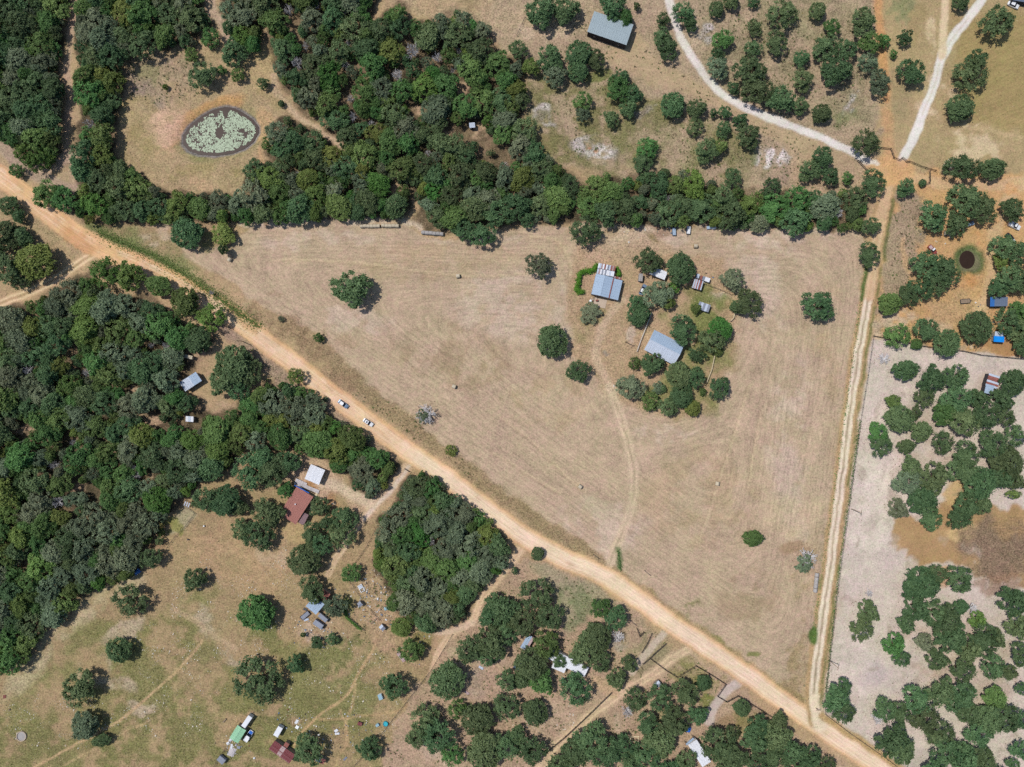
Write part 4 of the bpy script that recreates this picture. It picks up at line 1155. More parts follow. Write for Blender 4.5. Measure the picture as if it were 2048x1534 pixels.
# --- round the brown-roofed house
GH='trees round the brown-roofed house'
clump([(570,980,18,'m'),(535,1024,34,'d'),(545,942,34,'d'),(575,925,26,'d'),(640,1015,22,'d'),(690,1035,27,'d'),(682,1070,29,'d'),(652,1046,18,'d'),(622,1068,24,'d'),(640,1090,26,'d'),(608,1120,34,'d')], 'round the brown-roofed house', GH, by='left')
T(518,1072,32,'d','dark oak left of the lower end of the brown-roofed house',shape=3)
T(484,1058,24,'d','dark oak in the gap left of the brown-roofed house',shape=2)
clump([(410,1000,28,'d'),(450,1002,32,'d'),(478,1012,20,'d'),(500,945,36,'d'),(520,915,26,'d')], 'at the wood edge above the slatted pen', 'oaks by the slatted pen', by='left')
T(300,1118,24,'d','oak at the wood edge beside the lower left pasture corner')
# --- roadside left
T(207,545,33,'b','bright green roadside tree at the left track fork',shape=3,hs=1.1)
T(258,553,30,'y','yellow-green roadside tree right of the track fork',shape=2,hs=1.1)
T(317,571,24,'m','low green roadside tree third from the track fork',asp=1.3,rot=-25)
T(368,604,30,'m','rounded green roadside tree fourth from the track fork',shape=4)
T(420,636,30,'b','bright green roadside tree furthest from the track fork',shape=3)
T(395,680,28,'d','oak behind the roadside trees near the tin roof',shape=4)
clump([(468,730,40,'d'),(448,762,32,'d'),(498,742,28,'d'),(478,775,26,'d')], 'right of the pale tin roof', 'oaks right of the pale tin roof', by='left')
T(33,342,16,'m','small round tree between the road and the left wood track',hs=.8)
T(88,386,28,'m','left of two green trees on the upper road edge at left')
T(125,398,28,'m','right of two green trees on the upper road edge at left')
clump([(18,410,20,'d'),(38,432,15,'d'),(12,470,30,'d'),(45,472,22,'d'),(14,535,36,'d'),(-20,500,30,'d'),(40,560,20,'d')], 'at the left photo edge', 'oaks at the left photo edge', by='left')
T(70,522,38,'y','bright green tree in the angle of the left track fork',shape=4,hs=1.1)
# --- pond clearing
T(405,152,29,'d','dark oak on the bank above the lily pond',shape=1)
T(382,110,16,'m','round bush at the top of the pond clearing',hs=.9)
T(420,76,20,'m','tree at the wood edge where the top track enters the clearing')
T(465,105,28,'d','oak at the top right of the pond clearing')
T(442,140,11,'m','small bush touching the oak above the lily pond',hs=.8)
T(476,150,15,'m','round bush right of the oak above the lily pond',hs=.9)
T(525,165,13,'d','round bush at the right side of the pond clearing',hs=.9)
T(562,207,7,'d','tiny bush beside the path leaving the pond clearing',hs=.7)
T(331,174,6,'b','tiny bright bush left in the pond clearing',hs=.7)
T(507,340,24,'d','oak below the lily pond at the belt of woods')
# --- wooded pasture, top
GU='oaks scattered in the wooded pasture at the top'
UP_ = [(1085,22,34,'d'),(1135,20,30,'d'),(1225,15,30,'d'),(1327,40,16,'d'),(1322,72,19,'d'),(1336,95,25,'d'),
           (1368,25,24,'d'),(1382,48,16,'d'),(1433,18,16,'d'),(1465,0,18,'d'),(1508,0,14,'d'),(1446,80,22,'m'),(1437,106,14,'d'),(1436,135,24,'g'),(1510,55,18,'d'),(1508,95,18,'d'),(1500,138,34,'d'),
           (1516,180,32,'d'),(1467,176,14,'d'),(1036,100,20,'d'),(1062,135,20,'y'),(1102,115,29,'d'),(1110,150,24,'g'),(1158,108,28,'d'),(1155,142,22,'d'),(1190,118,22,'d'),
           (1165,203,20,'m'),(1165,228,16,'g'),(1243,157,20,'d'),(1235,178,27,'m'),(1266,187,21,'d'),(1258,216,20,'d'),(1222,238,18,'d'),(1346,210,26,'d'),(1395,218,22,'d'),(1391,255,18,'d'),
           (1427,226,9,'d'),(1450,225,14,'d'),(1448,260,18,'d'),(1480,240,16,'d'),(1497,271,27,'d'),(1414,302,26,'d'),(1440,294,18,'m'),(1295,295,24,'m'),(1285,322,24,'d'),(1465,355,20,'d'),(1050,262,28,'d'),(1040,200,20,'d'),
           (1567,25,32,'d'),(1552,85,25,'d'),(1635,22,18,'d'),(1664,55,18,'m'),(1728,45,30,'d'),(1742,86,24,'m'),(1768,82,14,'m'),(1650,93,28,'d'),(1692,98,24,'d'),(1675,142,34,'d'),(1738,125,22,'g'),
           (1605,117,18,'d'),(1606,160,24,'d'),(1564,200,30,'d'),(1602,212,18,'d'),(1643,226,20,'d'),(1645,320,27,'d'),(1620,342,24,'d'),(1661,352,20,'d'),(1545,372,20,'d'),(1695,-20,26,'d'),(1590,-30,24,'d'),(1290,-30,24,'d'),(1390,-20,24,'d')]
UP_ = [t for t in UP_ if t[1] > -8]
def right_of_drive(t): return t[0] > np.interp(t[1], [0, 85, 130, 175, 210, 258, 308], [1338, 1365, 1395, 1430, 1480, 1600, 1710])
clump([t for t in UP_ if not right_of_drive(t) and t[1] < 170], 'left of the curved drive, upper part', GU + ', upper left')
clump([t for t in UP_ if not right_of_drive(t) and t[1] >= 170], 'below the curved drive, lower part', GU + ', lower left')
clump([t for t in UP_ if right_of_drive(t) and t[0] < 1540], 'just right of the curved drive', GU + ', middle')
clump([t for t in UP_ if right_of_drive(t) and t[0] >= 1540], 'between curved drive and orange track', GU + ', right')
T(1250,36,17,'m','small tree overhanging the corner of the large grey barn',hs=1.2)
T(1273,12,8,'d','thin small tree right of the large grey barn')
T(1760,165,26,'g','grey and green tree beside the orange track',shape=1)
T(1695,356,13,'m','small narrow tree beside the lower pasture oaks near the gate')
T(1734,284,29,'d','oak over the end of the curved gravel drive',shape=3)
T(1745,366,28,'d','oak at the corner where the gravel drive meets the lane',shape=1)
T(1812,376,20,'d','oak beside the pipe fence below the gate',shape=0)
T(1845,366,8,'d','small bush beside the oak below the gate',hs=.7)
# --- top right pasture
T(1810,75,17,'d','small round tree right of the orange track',shape=5)
T(1787,108,9,'m','small green bush on the orange track',hs=.8)
T(1822,145,29,'d','oak between the orange track and the pale drive',shape=1)
T(1922,2,18,'d','oak at the top edge between the two pale drives')
T(1995,42,35,'d','large oak at the top right beside the parked white vehicle',asp=1.2,rot=45,shape=0)
T(1953,120,23,'d','upper lobe of the oak pair right of the pale drive')
T(1941,150,34,'d','lower wide oak of the pair right of the pale drive',shape=3)
T(1920,215,28,'d','round oak right of the pale drive, lowest of three',shape=4)
T(1926,333,33,'d','wide oak above the yard entrance at right',shape=1,asp=1.2,rot=0)
T(1902,328,19,'x','grey dead limbs leaning on the wide oak above the yard entrance')
T(1985,337,25,'d','oak right of the dead limbs above the yard entrance',asp=1.3,rot=0)
# --- orange yard
GY2='oaks round the orange yard'
clump([(1868,432,32,'d'),(1935,400,38,'d'),(1968,415,32,'d'),(1912,448,26,'d')], 'in the clump above the stock pond', GY2, by='left')
T(1871,446,21,'x','grey dead tree at the lower edge of the clump above the stock pond')
clump([(1852,530,32,'d'),(1890,540,34,'d'),(1872,565,28,'d'),(1838,580,26,'d'),(1815,592,22,'d')], 'in the clump left of the stock pond', 'oaks left of the stock pond', by='left')
T(1780,607,24,'m','round light green tree beside the lane fence',shape=4)
T(2025,420,26,'d','oak above the parked white car in the orange yard')
clump([(2012,493,30,'d'),(2040,505,26,'d'),(2020,560,32,'d'),(1998,572,24,'d'),(2045,560,30,'d')], 'right of the stock pond', 'oaks right of the stock pond', by='left')
T(2003,524,18,'y','yellow-green tree right of the small stock pond')
clump([(2042,622,24,'m'),(2018,640,28,'d'),(1955,655,33,'d'),(2045,660,28,'d'),(2048,692,20,'d')], 'beside the blue tarp roof', 'oaks beside the blue tarp roof', by='left')
T(1853,660,26,'d','oak at the bottom left of the orange yard',shape=1)
T(1795,672,26,'m','green oak at the corner of the lane and the sand pasture fence',shape=3)
T(1833,688,12,'m','small light bush on the sand pasture fence',hs=.8)
T(1895,686,28,'d','round oak on the sand pasture fence',shape=4)
# --- sandy pasture
T(1812,740,24,'d','flat oak alone at the top of the sandy pasture',asp=1.4,rot=0)
T(1843,863,22,'d','round dark oak between larger ones in the sandy pasture',shape=4)
T(1813,893,17,'d','flat small oak in the open sand',asp=1.35,rot=0,shape=4)
T(1798,1016,22,'g','pale olive tree at the edge of the open sand',shape=2)
T(1890,828,25,'m','bright green oak near the upper sand pasture',shape=4)
T(2028,988,13,'m','small green tree above the dark stained ground',asp=1.4,rot=0)
T(1920,1158,30,'d','oak below the ochre stained ground',shape=0)
T(1738,1222,24,'d','upper of two oaks at the left of the sandy pasture',shape=2)
T(1722,1258,26,'d','lower of two oaks at the left of the sandy pasture',shape=0)
T(1957,1240,19,'y','yellow-green tree in the lower sandy pasture')
T(1740,1188,11,'x','leafless brush pile in the open sand')
T(1948,1218,16,'x','grey leafless tree beside the yellow-green tree')
T(1757,1440,19,'x','grey leafless tree among oaks by the road corner')
T(1770,718,17,'x','fallen leafless branches at the top of the sand',hs=.4)
T(1902,705,10,'x','fallen twigs below the sand pasture fence',hs=.4)
clump([(1670,1400,30,'d'),(1686,1422,26,'d'),(1690,1374,18,'d')], 'at the corner of lane and road', 'oaks at the lane corner', by='left')
GS='oaks in the upper sandy pasture'
clump([(1862,760,30,'d'),(1915,755,28,'d'),(2028,765,28,'d'),(1787,806,18,'m'),(1800,836,29,'d'),(1832,826,14,'d'),(1755,865,22,'m'),(1762,890,24,'d'),(1847,795,22,'d'),(1915,800,32,'d'),(1957,794,20,'d'),
           (1928,842,33,'d'),(1970,836,28,'d'),(2002,800,25,'d'),(2012,832,22,'d'),(1888,886,24,'d'),(1930,910,30,'d'),(1985,890,32,'d'),(2032,870,22,'d'),(1925,942,31,'d'),(1960,966,33,'d'),(2015,925,34,'d'),(2002,957,28,'d'),(2032,960,20,'d')], 'in the upper sandy pasture', GS, by='left')
clump([(1820,936,25,'d'),(1815,966,29,'g'),(1870,955,33,'d'),(1845,1000,30,'d'),(1860,1036,26,'d'),(1932,1018,32,'d'),(1915,1038,22,'d'),(1966,1010,20,'d')], 'bordering the ochre stained sand', 'oaks round the ochre stain', by='left')
clump([(1845,1166,35,'d'),(1872,1150,24,'d'),(1820,1182,20,'d'),(1835,1216,29,'d'),(1872,1226,28,'d'),(1892,1242,33,'d'),(1922,1215,16,'d'),(1902,1276,34,'d'),(1965,1280,34,'d'),(1992,1275,22,'d'),(1940,1297,28,'d'),(2030,1200,34,'d'),(2036,1252,26,'d'),
           (1812,1250,21,'d'),(1790,1290,25,'m'),(1803,1316,19,'d'),(1848,1286,20,'g'),(1875,1318,24,'d'),(1925,1340,27,'d'),(1988,1334,27,'d'),(2015,1345,20,'d'),(2045,1310,26,'d')], 'in the lower sandy pasture', 'oaks in the lower sandy pasture', by='left')
clump([(1768,1420,25,'d'),(1800,1426,22,'d'),(1835,1400,31,'d'),(1880,1385,33,'d'),(1920,1395,34,'d'),(1935,1425,24,'d'),(1990,1395,24,'m'),(1850,1440,29,'d'),(1880,1470,29,'d'),(1785,1480,37,'d'),(1805,1502,28,'d'),
           (1980,1440,30,'d'),(2015,1436,30,'d'),(2042,1440,24,'d'),(1958,1470,28,'d'),(1895,1502,33,'d'),(1930,1516,31,'d'),(1965,1522,28,'d'),(2042,1500,22,'d'),(2025,1528,14,'d'),(2046,1376,16,'d'),(1870,1550,30,'d'),(1990,1560,30,'d')], 'in the bottom right corner', 'oaks in the bottom right corner', by='left')
# --- lots south of the road
GB='oaks between the lots at the bottom'
clump([(895,1362,37,'d'),(915,1418,20,'m'),(955,1440,33,'d'),(850,1440,32,'d'),(872,1472,38,'d'),(832,1478,22,'d'),(903,1512,24,'m'),(970,1502,38,'d'),(1012,1490,30,'d'),(1012,1415,29,'d'),(1016,1360,24,'d'),
           (940,1300,30,'d'),(985,1285,35,'d'),(1012,1265,26,'d'),(975,1312,22,'d'),(1002,1215,36,'d'),(978,1232,26,'d'),(1070,1425,27,'d'),(1062,1502,32,'d'),(1032,1470,20,'d')], 'in the lots left of the mobile home', 'oaks left of the white mobile home', by='left')
clump([(1075,1190,36,'d'),(1045,1245,32,'d'),(1100,1235,30,'d'),(1095,1288,30,'m'),(1062,1328,34,'d'),(1085,1362,28,'m'),(1042,1360,20,'d'),(1118,1322,16,'d'),(1150,1378,33,'d'),(1168,1302,36,'d'),(1202,1322,24,'d'),(1195,1275,30,'d'),(1200,1215,22,'m'),(1230,1236,26,'d')], 'crowding the mobile home lot', 'oaks over the white mobile home', by='left')
T(1236,1275,20,'x','grey bare tree between oaks beside the mobile home drive')
T(1235,1358,22,'d','oak at the end of the mobile home drive',shape=2)
T(1258,1328,18,'d','small oak right of the mobile home drive')
T(1255,1425,18,'x','grey bare brush beside the bottom track')
T(1408,1366,16,'d','lone small oak on green grass inside the corner fence')
T(1484,1416,18,'d','round small oak right of the fenced lower drive',shape=4)
clump([(1272,1400,25,'d'),(1320,1395,27,'d'),(1370,1386,29,'d'),(1395,1430,22,'d'),(1295,1450,26,'d'),(1350,1446,32,'d'),(1320,1482,36,'d'),(1290,1512,30,'d'),(1180,1480,38,'d'),(1150,1506,30,'d'),(1215,1510,34,'d'),(1245,1492,24,'d'),(1258,1524,24,'d'),(1372,1522,24,'d'),(1120,1540,30,'d'),(1330,1545,30,'d')], 'left of the bottom white-roofed house', 'oaks left of the bottom white roof', by='left')
clump([(1440,1492,38,'d'),(1460,1522,32,'d'),(1466,1468,18,'d'),(1512,1480,30,'d'),(1520,1450,24,'d'),(1515,1522,30,'d'),(1550,1472,33,'d'),(1582,1500,30,'d'),(1620,1515,26,'d'),(1547,1512,28,'d'),(1600,1540,30,'d'),(1556,1442,20,'d'),(1652,1532,20,'d')], 'right of the bottom white-roofed house', 'oaks right of the bottom white roof', by='left')
# dead trees standing grey in the upper wood
clump([(*t, 'x') for t in [(825,97,22),(874,113,15),(795,148,18),(592,122,17),(575,15,15),(632,10,12),(610,88,10),(695,85,9),(700,195,12),(705,230,12),(690,128,12),(855,305,10),(918,100,9),(175,245,16),(595,345,9),(742,247,12),(905,140,8),(1010,330,12),(690,22,8)]], 'among the upper wood crowns', 'dead trees in the upper wood', 'dead tree', hs=1.5)
clump([(*t, 'x') for t in [(50,740,16),(170,745,13),(330,690,12),(110,1005,16),(105,930,13),(270,950,12),(265,935,9),(860,1085,14),(300,690,9),(420,585,8),(145,885,10),(1680,425,14),(1335,395,10)]], 'among the other woods', 'dead crowns in the woods', 'dead tree', hs=1.4)

# --- the woods: crowns nobody could count, one mass to each block
proto = bpy.data.collections.new('woodland_crowns')
PROTO_KEYS = []
for i, s in enumerate(SHAPES[:5]):
    for k in ('d', 'm', 'y', 'g', 'b'):
        me = leaf_mesh('woodland_crown', s[0], s[1], s[2], LM[k], TRUNKS[i])
        o = bpy.data.objects.new('woodland_crown_%02d' % len(PROTO_KEYS), me)
        proto.objects.link(o)
        PROTO_KEYS.append((i, k))
def wood_nodes():
    ng = bpy.data.node_groups.new('woodland', 'GeometryNodeTree')
    ng.interface.new_socket('Geometry', in_out='INPUT', socket_type='NodeSocketGeometry')
    ng.interface.new_socket('Geometry', in_out='OUTPUT', socket_type='NodeSocketGeometry')
    N, L = ng.nodes.new, ng.links.new
    gi, go = N('NodeGroupInput'), N('NodeGroupOutput')
    ci = N('GeometryNodeCollectionInfo'); ci.inputs[0].default_value = proto
    ci.inputs['Separate Children'].default_value = True; ci.inputs['Reset Children'].default_value = True
    ip = N('GeometryNodeInstanceOnPoints')
    def at(nm, ty):
        a = N('GeometryNodeInputNamedAttribute'); a.data_type = ty; a.inputs['Name'].default_value = nm; return a.outputs[0]
    L(gi.outputs[0], ip.inputs['Points']); L(ci.outputs[0], ip.inputs['Instance'])
    ip.inputs['Pick Instance'].default_value = True
    L(at('pid', 'INT'), ip.inputs['Instance Index'])
    L(at('rot', 'FLOAT_VECTOR'), ip.inputs['Rotation']); L(at('scl', 'FLOAT_VECTOR'), ip.inputs['Scale'])
    L(ip.outputs[0], go.inputs[0])
    return ng
WOOD_NG = wood_nodes()
HOLES = [(944,250,17),(382,763,26),(376,713,14),(379,838,18),(925,180,15),(830,222,14),(960,266,14),(962,308,12),(1000,300,12),(900,256,12),(300,840,18),(440,822,15),(415,812,9),(470,812,10),(785,378,12),(585,50,14),(150,700,10),(45,862,14),(150,976,12),(300,955,10),(270,776,10),(372,1008,16),(272,1144,10)]
WOOD_LABEL = {'A': 'dense oak wood left of the narrow track at top left', 'B': 'dense oak wood wrapping the lily pond clearing', 'C': 'large dense oak wood above the hay field',
              'D': 'large dense oak wood below the dirt road at left', 'E': 'square dense oak wood between the dirt road and the junk yard'}
WOOD_STAT = {}
def fill_wood(key):
    pts = WOODS[key]; r = random.Random(hash_(key))
    xs = [p[0] for p in pts]; ys = [p[1] for p in pts]
    n = 9000
    cx = np.array([r.uniform(min(xs), max(xs)) for _ in range(n)]); cy = np.array([r.uniform(min(ys), max(ys)) for _ in range(n)])
    sd = poly_sd(cx, cy, pts)
    placed = []
    solid = [t for t in TREES if min(xs) - 60 < t[0] < max(xs) + 60 and min(ys) - 60 < t[1] < max(ys) + 60]
    grid = {}
    def ok(x, y, rad, k):
        for (a, b, c) in HOLES:
            if math.hypot(x - a, y - b) < c + rad * 0.75: return False
        for (a, b, c) in solid:
            if math.hypot(x - a, y - b) < (c + rad) * 0.62: return False
        gi_, gj = int(x // 40), int(y // 40)
        for di in (-1, 0, 1):
            for dj in (-1, 0, 1):
                for (a, b, c) in grid.get((gi_ + di, gj + dj), ()):
                    if math.hypot(x - a, y - b) < (c + rad) * k: return False
        return True
    for phase, (lo, hi, k, cnt) in enumerate(((20, 28, 0.66, 1600), (12, 19, 0.65, 6200), (7, 11, 0.64, 9000))):
        for q in range(cnt if phase < 2 else 5200):
            x, y, s_ = cx[q], cy[q], sd[q]
            rad = r.uniform(lo, hi)
            if s_ < rad * 0.75: continue
            if not ok(x, y, rad, k): continue
            placed.append((x, y, rad, phase)); grid.setdefault((int(x // 40), int(y // 40)), []).append((x, y, rad))
    V, pid, rot, scl = [], [], [], []
    BR = fbm(np.array([q[0] for q in placed]), np.array([q[1] for q in placed]), 70, 60, 2)
    for bi, (x, y, rad, ph) in enumerate(placed):
        R = rad * S; zs = max(0.35, min(1.5, (0.50 + 0.13 * R) * r.uniform(0.85, 1.15) * (0.8 if ph == 2 else 1)))
        p = W(x, y, 4.2 * zs)
        V.append((p.x, p.y, gz(CX + p.x / S, CY - p.y / S)))
        u = r.random()
        bright = BR[bi]
        ky = 'd' if u < 0.46 else ('m' if u < 0.70 else ('g' if u < 0.89 else ('y' if u < 0.97 else 'b')))
        if ph and ky == 'd' and bright > 0.56: ky = 'm'
        if key in 'DE' and ky == 'd' and r.random() < 0.34: ky = 'g'
        pid.append(PROTO_KEYS.index((r.randrange(5), ky)))
        rot.append((0, 0, r.uniform(0, 6.283)))
        a = r.uniform(0.88, 1.14)
        scl.append((R / 5 * 1.03 * a, R / 5 * 1.03 / a, zs))
    me = bpy.data.meshes.new('woodland'); me.from_pydata(V, [], [])
    at = me.attributes.new('pid', 'INT', 'POINT'); at.data.foreach_set('value', pid)
    for nm, dat in (('rot', rot), ('scl', scl)):
        at = me.attributes.new(nm, 'FLOAT_VECTOR', 'POINT'); at.data.foreach_set('vector', np.array(dat, dtype=np.float32).reshape(-1))
    o = link('woodland', me)
    md = o.modifiers.new('crowns', 'NODES'); md.node_group = WOOD_NG
    tag(o, WOOD_LABEL[key], 'woodland', kind='stuff')
    WOOD_STAT[key] = len(placed)
def hash_(k): return 1000 + ord(k)
for k_ in WOODS: fill_wood(k_)
print('TREES', len(TREES), WOOD_STAT)
# ------------------------------------------------------------------ buildings
def frame(corners, z):
    a, b, c, d = [W(x, y, z) for x, y in corners]
    ctr = (a + b + c + d) / 4
    xa = ((b - a) + (c - d)); xa.z = 0
    L = ((b - a).length + (c - d).length) / 2
    Wd = ((a - d).length + (b - c).length) / 2
    rz = math.atan2(xa.y, xa.x)
    return ctr, rz, L, Wd

def building(name, label, corners, he, roof='gable', rise=0.8, mats=None, wall='wall_grey', over=0.35, open_=False, sheet=0.95, cat='building', group=None,
             doors=1, windows=2, slope=1, panel_name='roof_panel', wy=None):
    """corners A,B,C,D as mapped: A-B is one eave, D-C the other; +y is the A-B side"""
    ctr, rz, L, Wd = frame(corners, he)
    g = gz(CX + ctr.x / S, CY - ctr.y / S)
    root = empty(name, (ctr.x, ctr.y, g), rz, label, cat, group)
    mats = mats or (lambda i, s, n: 'zinc')
    n = max(2, int(round(L / sheet))); sw = L / n
    cache = {}
    def slope_panel(y0, z0, y1, z1, side):
        for i in range(n):
            mk = mats(i, side, n)
            if mk is None: continue
            key = (side, mk)
            if key not in cache:
                mb = MB()
                hw = sw / 2 - 0.012
                mb.quadbox([(-hw, y0, z0), (hw, y0, z0), (hw, y1, z1), (-hw, y1, z1)], 0.05)
                for q in (-0.33, 0.0, 0.33):      # ribs
                    mb.quadbox([(q * sw - 0.03, y0, z0 + 0.022), (q * sw + 0.03, y0, z0 + 0.022), (q * sw + 0.03, y1, z1 + 0.022), (q * sw - 0.03, y1, z1 + 0.022)], 0.03)
                cache[key] = mb.mesh(panel_name, M[mk])
            link(panel_name, cache[key], root, (-L / 2 + sw * (i + 0.5), 0, 0.012 * (i % 2)))
    ix, iy = L / 2 - over, Wd / 2 - over
    if roof == 'gable':
        slope_panel(-Wd / 2, he, 0, he + rise, 0)
        slope_panel(0, he + rise, Wd / 2, he, 1)
        MB().quadbox([(-L / 2, -0.16, he + rise + 0.03), (L / 2, -0.16, he + rise + 0.03), (L / 2, 0, he + rise + 0.1), (-L / 2, 0, he + rise + 0.1)], 0.02).quadbox(
            [(-L / 2, 0, he + rise + 0.1), (L / 2, 0, he + rise + 0.1), (L / 2, 0.16, he + rise + 0.03), (-L / 2, 0.16, he + rise + 0.03)], 0.02).build('ridge_cap', M[mats(0, 0, n) or 'zinc'], root)
        top = [(-iy, he - 0.06), (0, he + rise * iy / (Wd / 2) - 0.08), (iy, he - 0.06)]
    else:
        hi, lo = (he + rise, he) if slope > 0 else (he, he + rise)
        slope_panel(-Wd / 2, lo, Wd / 2, hi, 0)
        top = [(-iy, lo + (hi - lo) * over / Wd - 0.07), (iy, hi - (hi - lo) * over / Wd - 0.07)]
    if open_:
        for sx in (-1, 1):
            for yy, zt in (top[0], top[-1]):
                MB().box((sx * ix, yy, (zt - 0.2) / 2 - 0.1), (0.16, 0.16, zt + 0.0)).build('post', M['wood'], root)
        for yy, zt in (top[0], top[-1]):
            MB().box((0, yy, zt - 0.12), (2 * ix, 0.12, 0.16)).build('beam', M['wood'], root)
    else:
        prof = [(-iy, -0.3)] + top + [(iy, -0.3)]
        k = len(prof)
        mb = MB()
        mb.add([(-ix, y, z) for y, z in prof] + [(ix, y, z) for y, z in prof],
               [tuple(reversed(range(k))), tuple(range(k, 2 * k))] + [(i, (i + 1) % k, k + (i + 1) % k, k + i) for i in range(k)])
        mb.build('wall', M[wall], root)
        hd = min(2.05, he - 0.35)
        for q in range(doors):
            x = 0 if doors == 1 else (-L / 4 + q * L / 2)
            d_ = MB().box((x, -iy - 0.03, hd / 2), (1.0 if L < 9 else 1.4, 0.06, hd)).build('door', M['wall_dark'], root)
            MB().box((x + 0.35, -iy - 0.08, hd / 2), (0.05, 0.06, 0.18)).build('handle', M['rim'], d_)
        for q in range(windows):
            x = (-1 if q % 2 else 1) * L * 0.30
            w_ = MB().box((x, -iy - 0.025, min(1.5, he - 0.8)), (0.9, 0.05, 0.9)).build('window', M['wall_white'], root)
            MB().box((x, -iy - 0.06, min(1.5, he - 0.8)), (0.74, 0.03, 0.74)).build('pane', M['glass'], w_)
    root['size_l'] = round(L, 2)
    return root, L, Wd

B = building
# large grey barn at the top
B('metal_barn', 'large grey metal barn under oaks at the top', [(1189,22),(1267,49),(1253,90),(1174,63)], 4.2, 'gable', 0.35, lambda i, s, n: 'zinc_blue', 'wall_dark', over=0.25, doors=2, windows=2)
# homestead barn: main gable, rusty valley, right lean-to and the striped addition
B('hay_barn', 'blue-grey barn in the hay field, gabled main part', [(1182.5,588),(1192,547.5),(1227,555),(1217.5,596)], 3.4, 'gable', 0.7,
  lambda i, s, n: 'zinc', 'wall_grey', over=0.15, doors=1, windows=0, sheet=1.1)
B('barn_lean_to', 'blue-grey lean-to along the right side of the field barn', [(1218.5,596),(1227.5,557),(1245,561),(1236,601)], 2.9, 'shed', 0.3,
  lambda i, s, n: 'zinc', 'wall_grey', over=0.15, doors=0, windows=0, slope=1, sheet=1.1)
STR = ['white_metal','zinc_light','rust_pale','white_metal','rust','white_metal','grey_metal','zinc_light','rust','rust_pale','rust']
B('barn_addition', 'striped white and rusty tin addition behind the field barn, far half', [(1197,526),(1231.5,533),(1229.5,542.5),(1195.5,536)], 3.0, 'shed', 0.35,
  lambda i, s, n: STR[int(i * len(STR) / n)], 'wall_grey', over=0.1, doors=0, windows=0, sheet=0.66)
STR2 = ['zinc_light','rust_pale','white_metal','grey_metal','white_metal','grey_metal','white_metal','white_metal','zinc_light','white_metal','white_metal']
B('barn_addition', 'white tin addition joining the striped sheets to the field barn', [(1195.3,537),(1229.3,543.3),(1227,553.5),(1193,547)], 3.15, 'shed', 0.2,
  lambda i, s, n: STR2[int(i * len(STR2) / n)], 'wall_grey', over=0.1, doors=0, windows=0, sheet=0.66)
B('barn_valley_strip', 'rusty tin strip between the barn roof and its lean-to', [(1216.8,596),(1226,557),(1228,557.5),(1218.8,596.5)], 3.45, 'flat', 0.05,
  lambda i, s, n: 'rust', 'wall_grey', over=0.05, doors=0, windows=0, sheet=1.2, cat='roof')
B('rusty_lean_roof', 'small rusty roof at the top of the barn lean-to', [(1228,552),(1243,556),(1243,560),(1228,556)], 2.8, 'shed', 0.2, lambda i, s, n: 'rust' if i % 3 else 'rust_pale', 'wall_grey', over=0.08, doors=0, windows=0, sheet=0.6, cat='roof')
o = MB().box((0, 0, 0.06), (5.2, 3.6, 0.2)).build('concrete_slab', M['concrete']); p = W(1200, 606); o.location = (p.x, p.y, gz(1200, 606)); o.rotation_euler = (0, 0, math.radians(-13)); tag(o, 'pale concrete slab in front of the field barn', 'slab')
# house
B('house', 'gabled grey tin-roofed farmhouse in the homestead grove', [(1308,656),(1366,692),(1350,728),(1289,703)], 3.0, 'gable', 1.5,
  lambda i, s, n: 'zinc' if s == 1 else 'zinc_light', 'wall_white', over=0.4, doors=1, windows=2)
B('shed', 'white tin shed under oaks at the top of the homestead', [(1305,533),(1335,544.5),(1329,560),(1299,548)], 2.7, 'shed', 0.3, lambda i, s, n: 'white_metal', 'wall_grey', windows=0)
B('shed', 'small grey shed half hidden by oaks left of the white one', [(1277.5,547),(1286,547.5),(1285,563),(1277,562)], 2.2, 'shed', 0.2, lambda i, s, n: 'bale_grey', 'wall_grey', windows=0, over=.15)
RS = ['zinc_light','rust_pale','zinc_light','rust','zinc_light','rust','rust','zinc_light','rust','zinc_light']
B('shed', 'small shed with rust-striped roof in the homestead yard', [(1389,558),(1407,562),(1402,581),(1384,575)], 2.4, 'shed', 0.3, lambda i, s, n: RS[i % len(RS)], 'wall_grey', windows=0, sheet=.5, over=.15)
B('shed', 'low white-and-grey shed behind the rust-striped shed', [(1406,552),(1421,557),(1418,565),(1404,560)], 2.0, 'shed', 0.2, lambda i, s, n: 'white_metal' if i % 3 else 'grey_metal', 'wall_grey', windows=0, over=.12)
B('shed', 'tiny grey lean-to left of the rusty gap behind the striped shed', [(1393,547),(1399,549),(1398,557),(1392,556)], 1.9, 'shed', 0.2, lambda i, s, n: 'zinc_light', 'wall_grey', windows=0, doors=0, over=.1)
B('shed', 'tiny red rusty shed between the striped and white sheds', [(1401,551),(1406,552),(1403,560),(1399,559)], 2.1, 'shed', 0.2, lambda i, s, n: 'rust', 'wall_grey', windows=0, doors=0, over=.1)
B('shed', 'grey tin shed beside a small round tree in the yard', [(1394,602),(1421,611),(1417,624),(1399,618)], 2.3, 'shed', 0.2, lambda i, s, n: 'zinc_light' if i % 2 else 'grey_metal', 'wall_grey', windows=0)
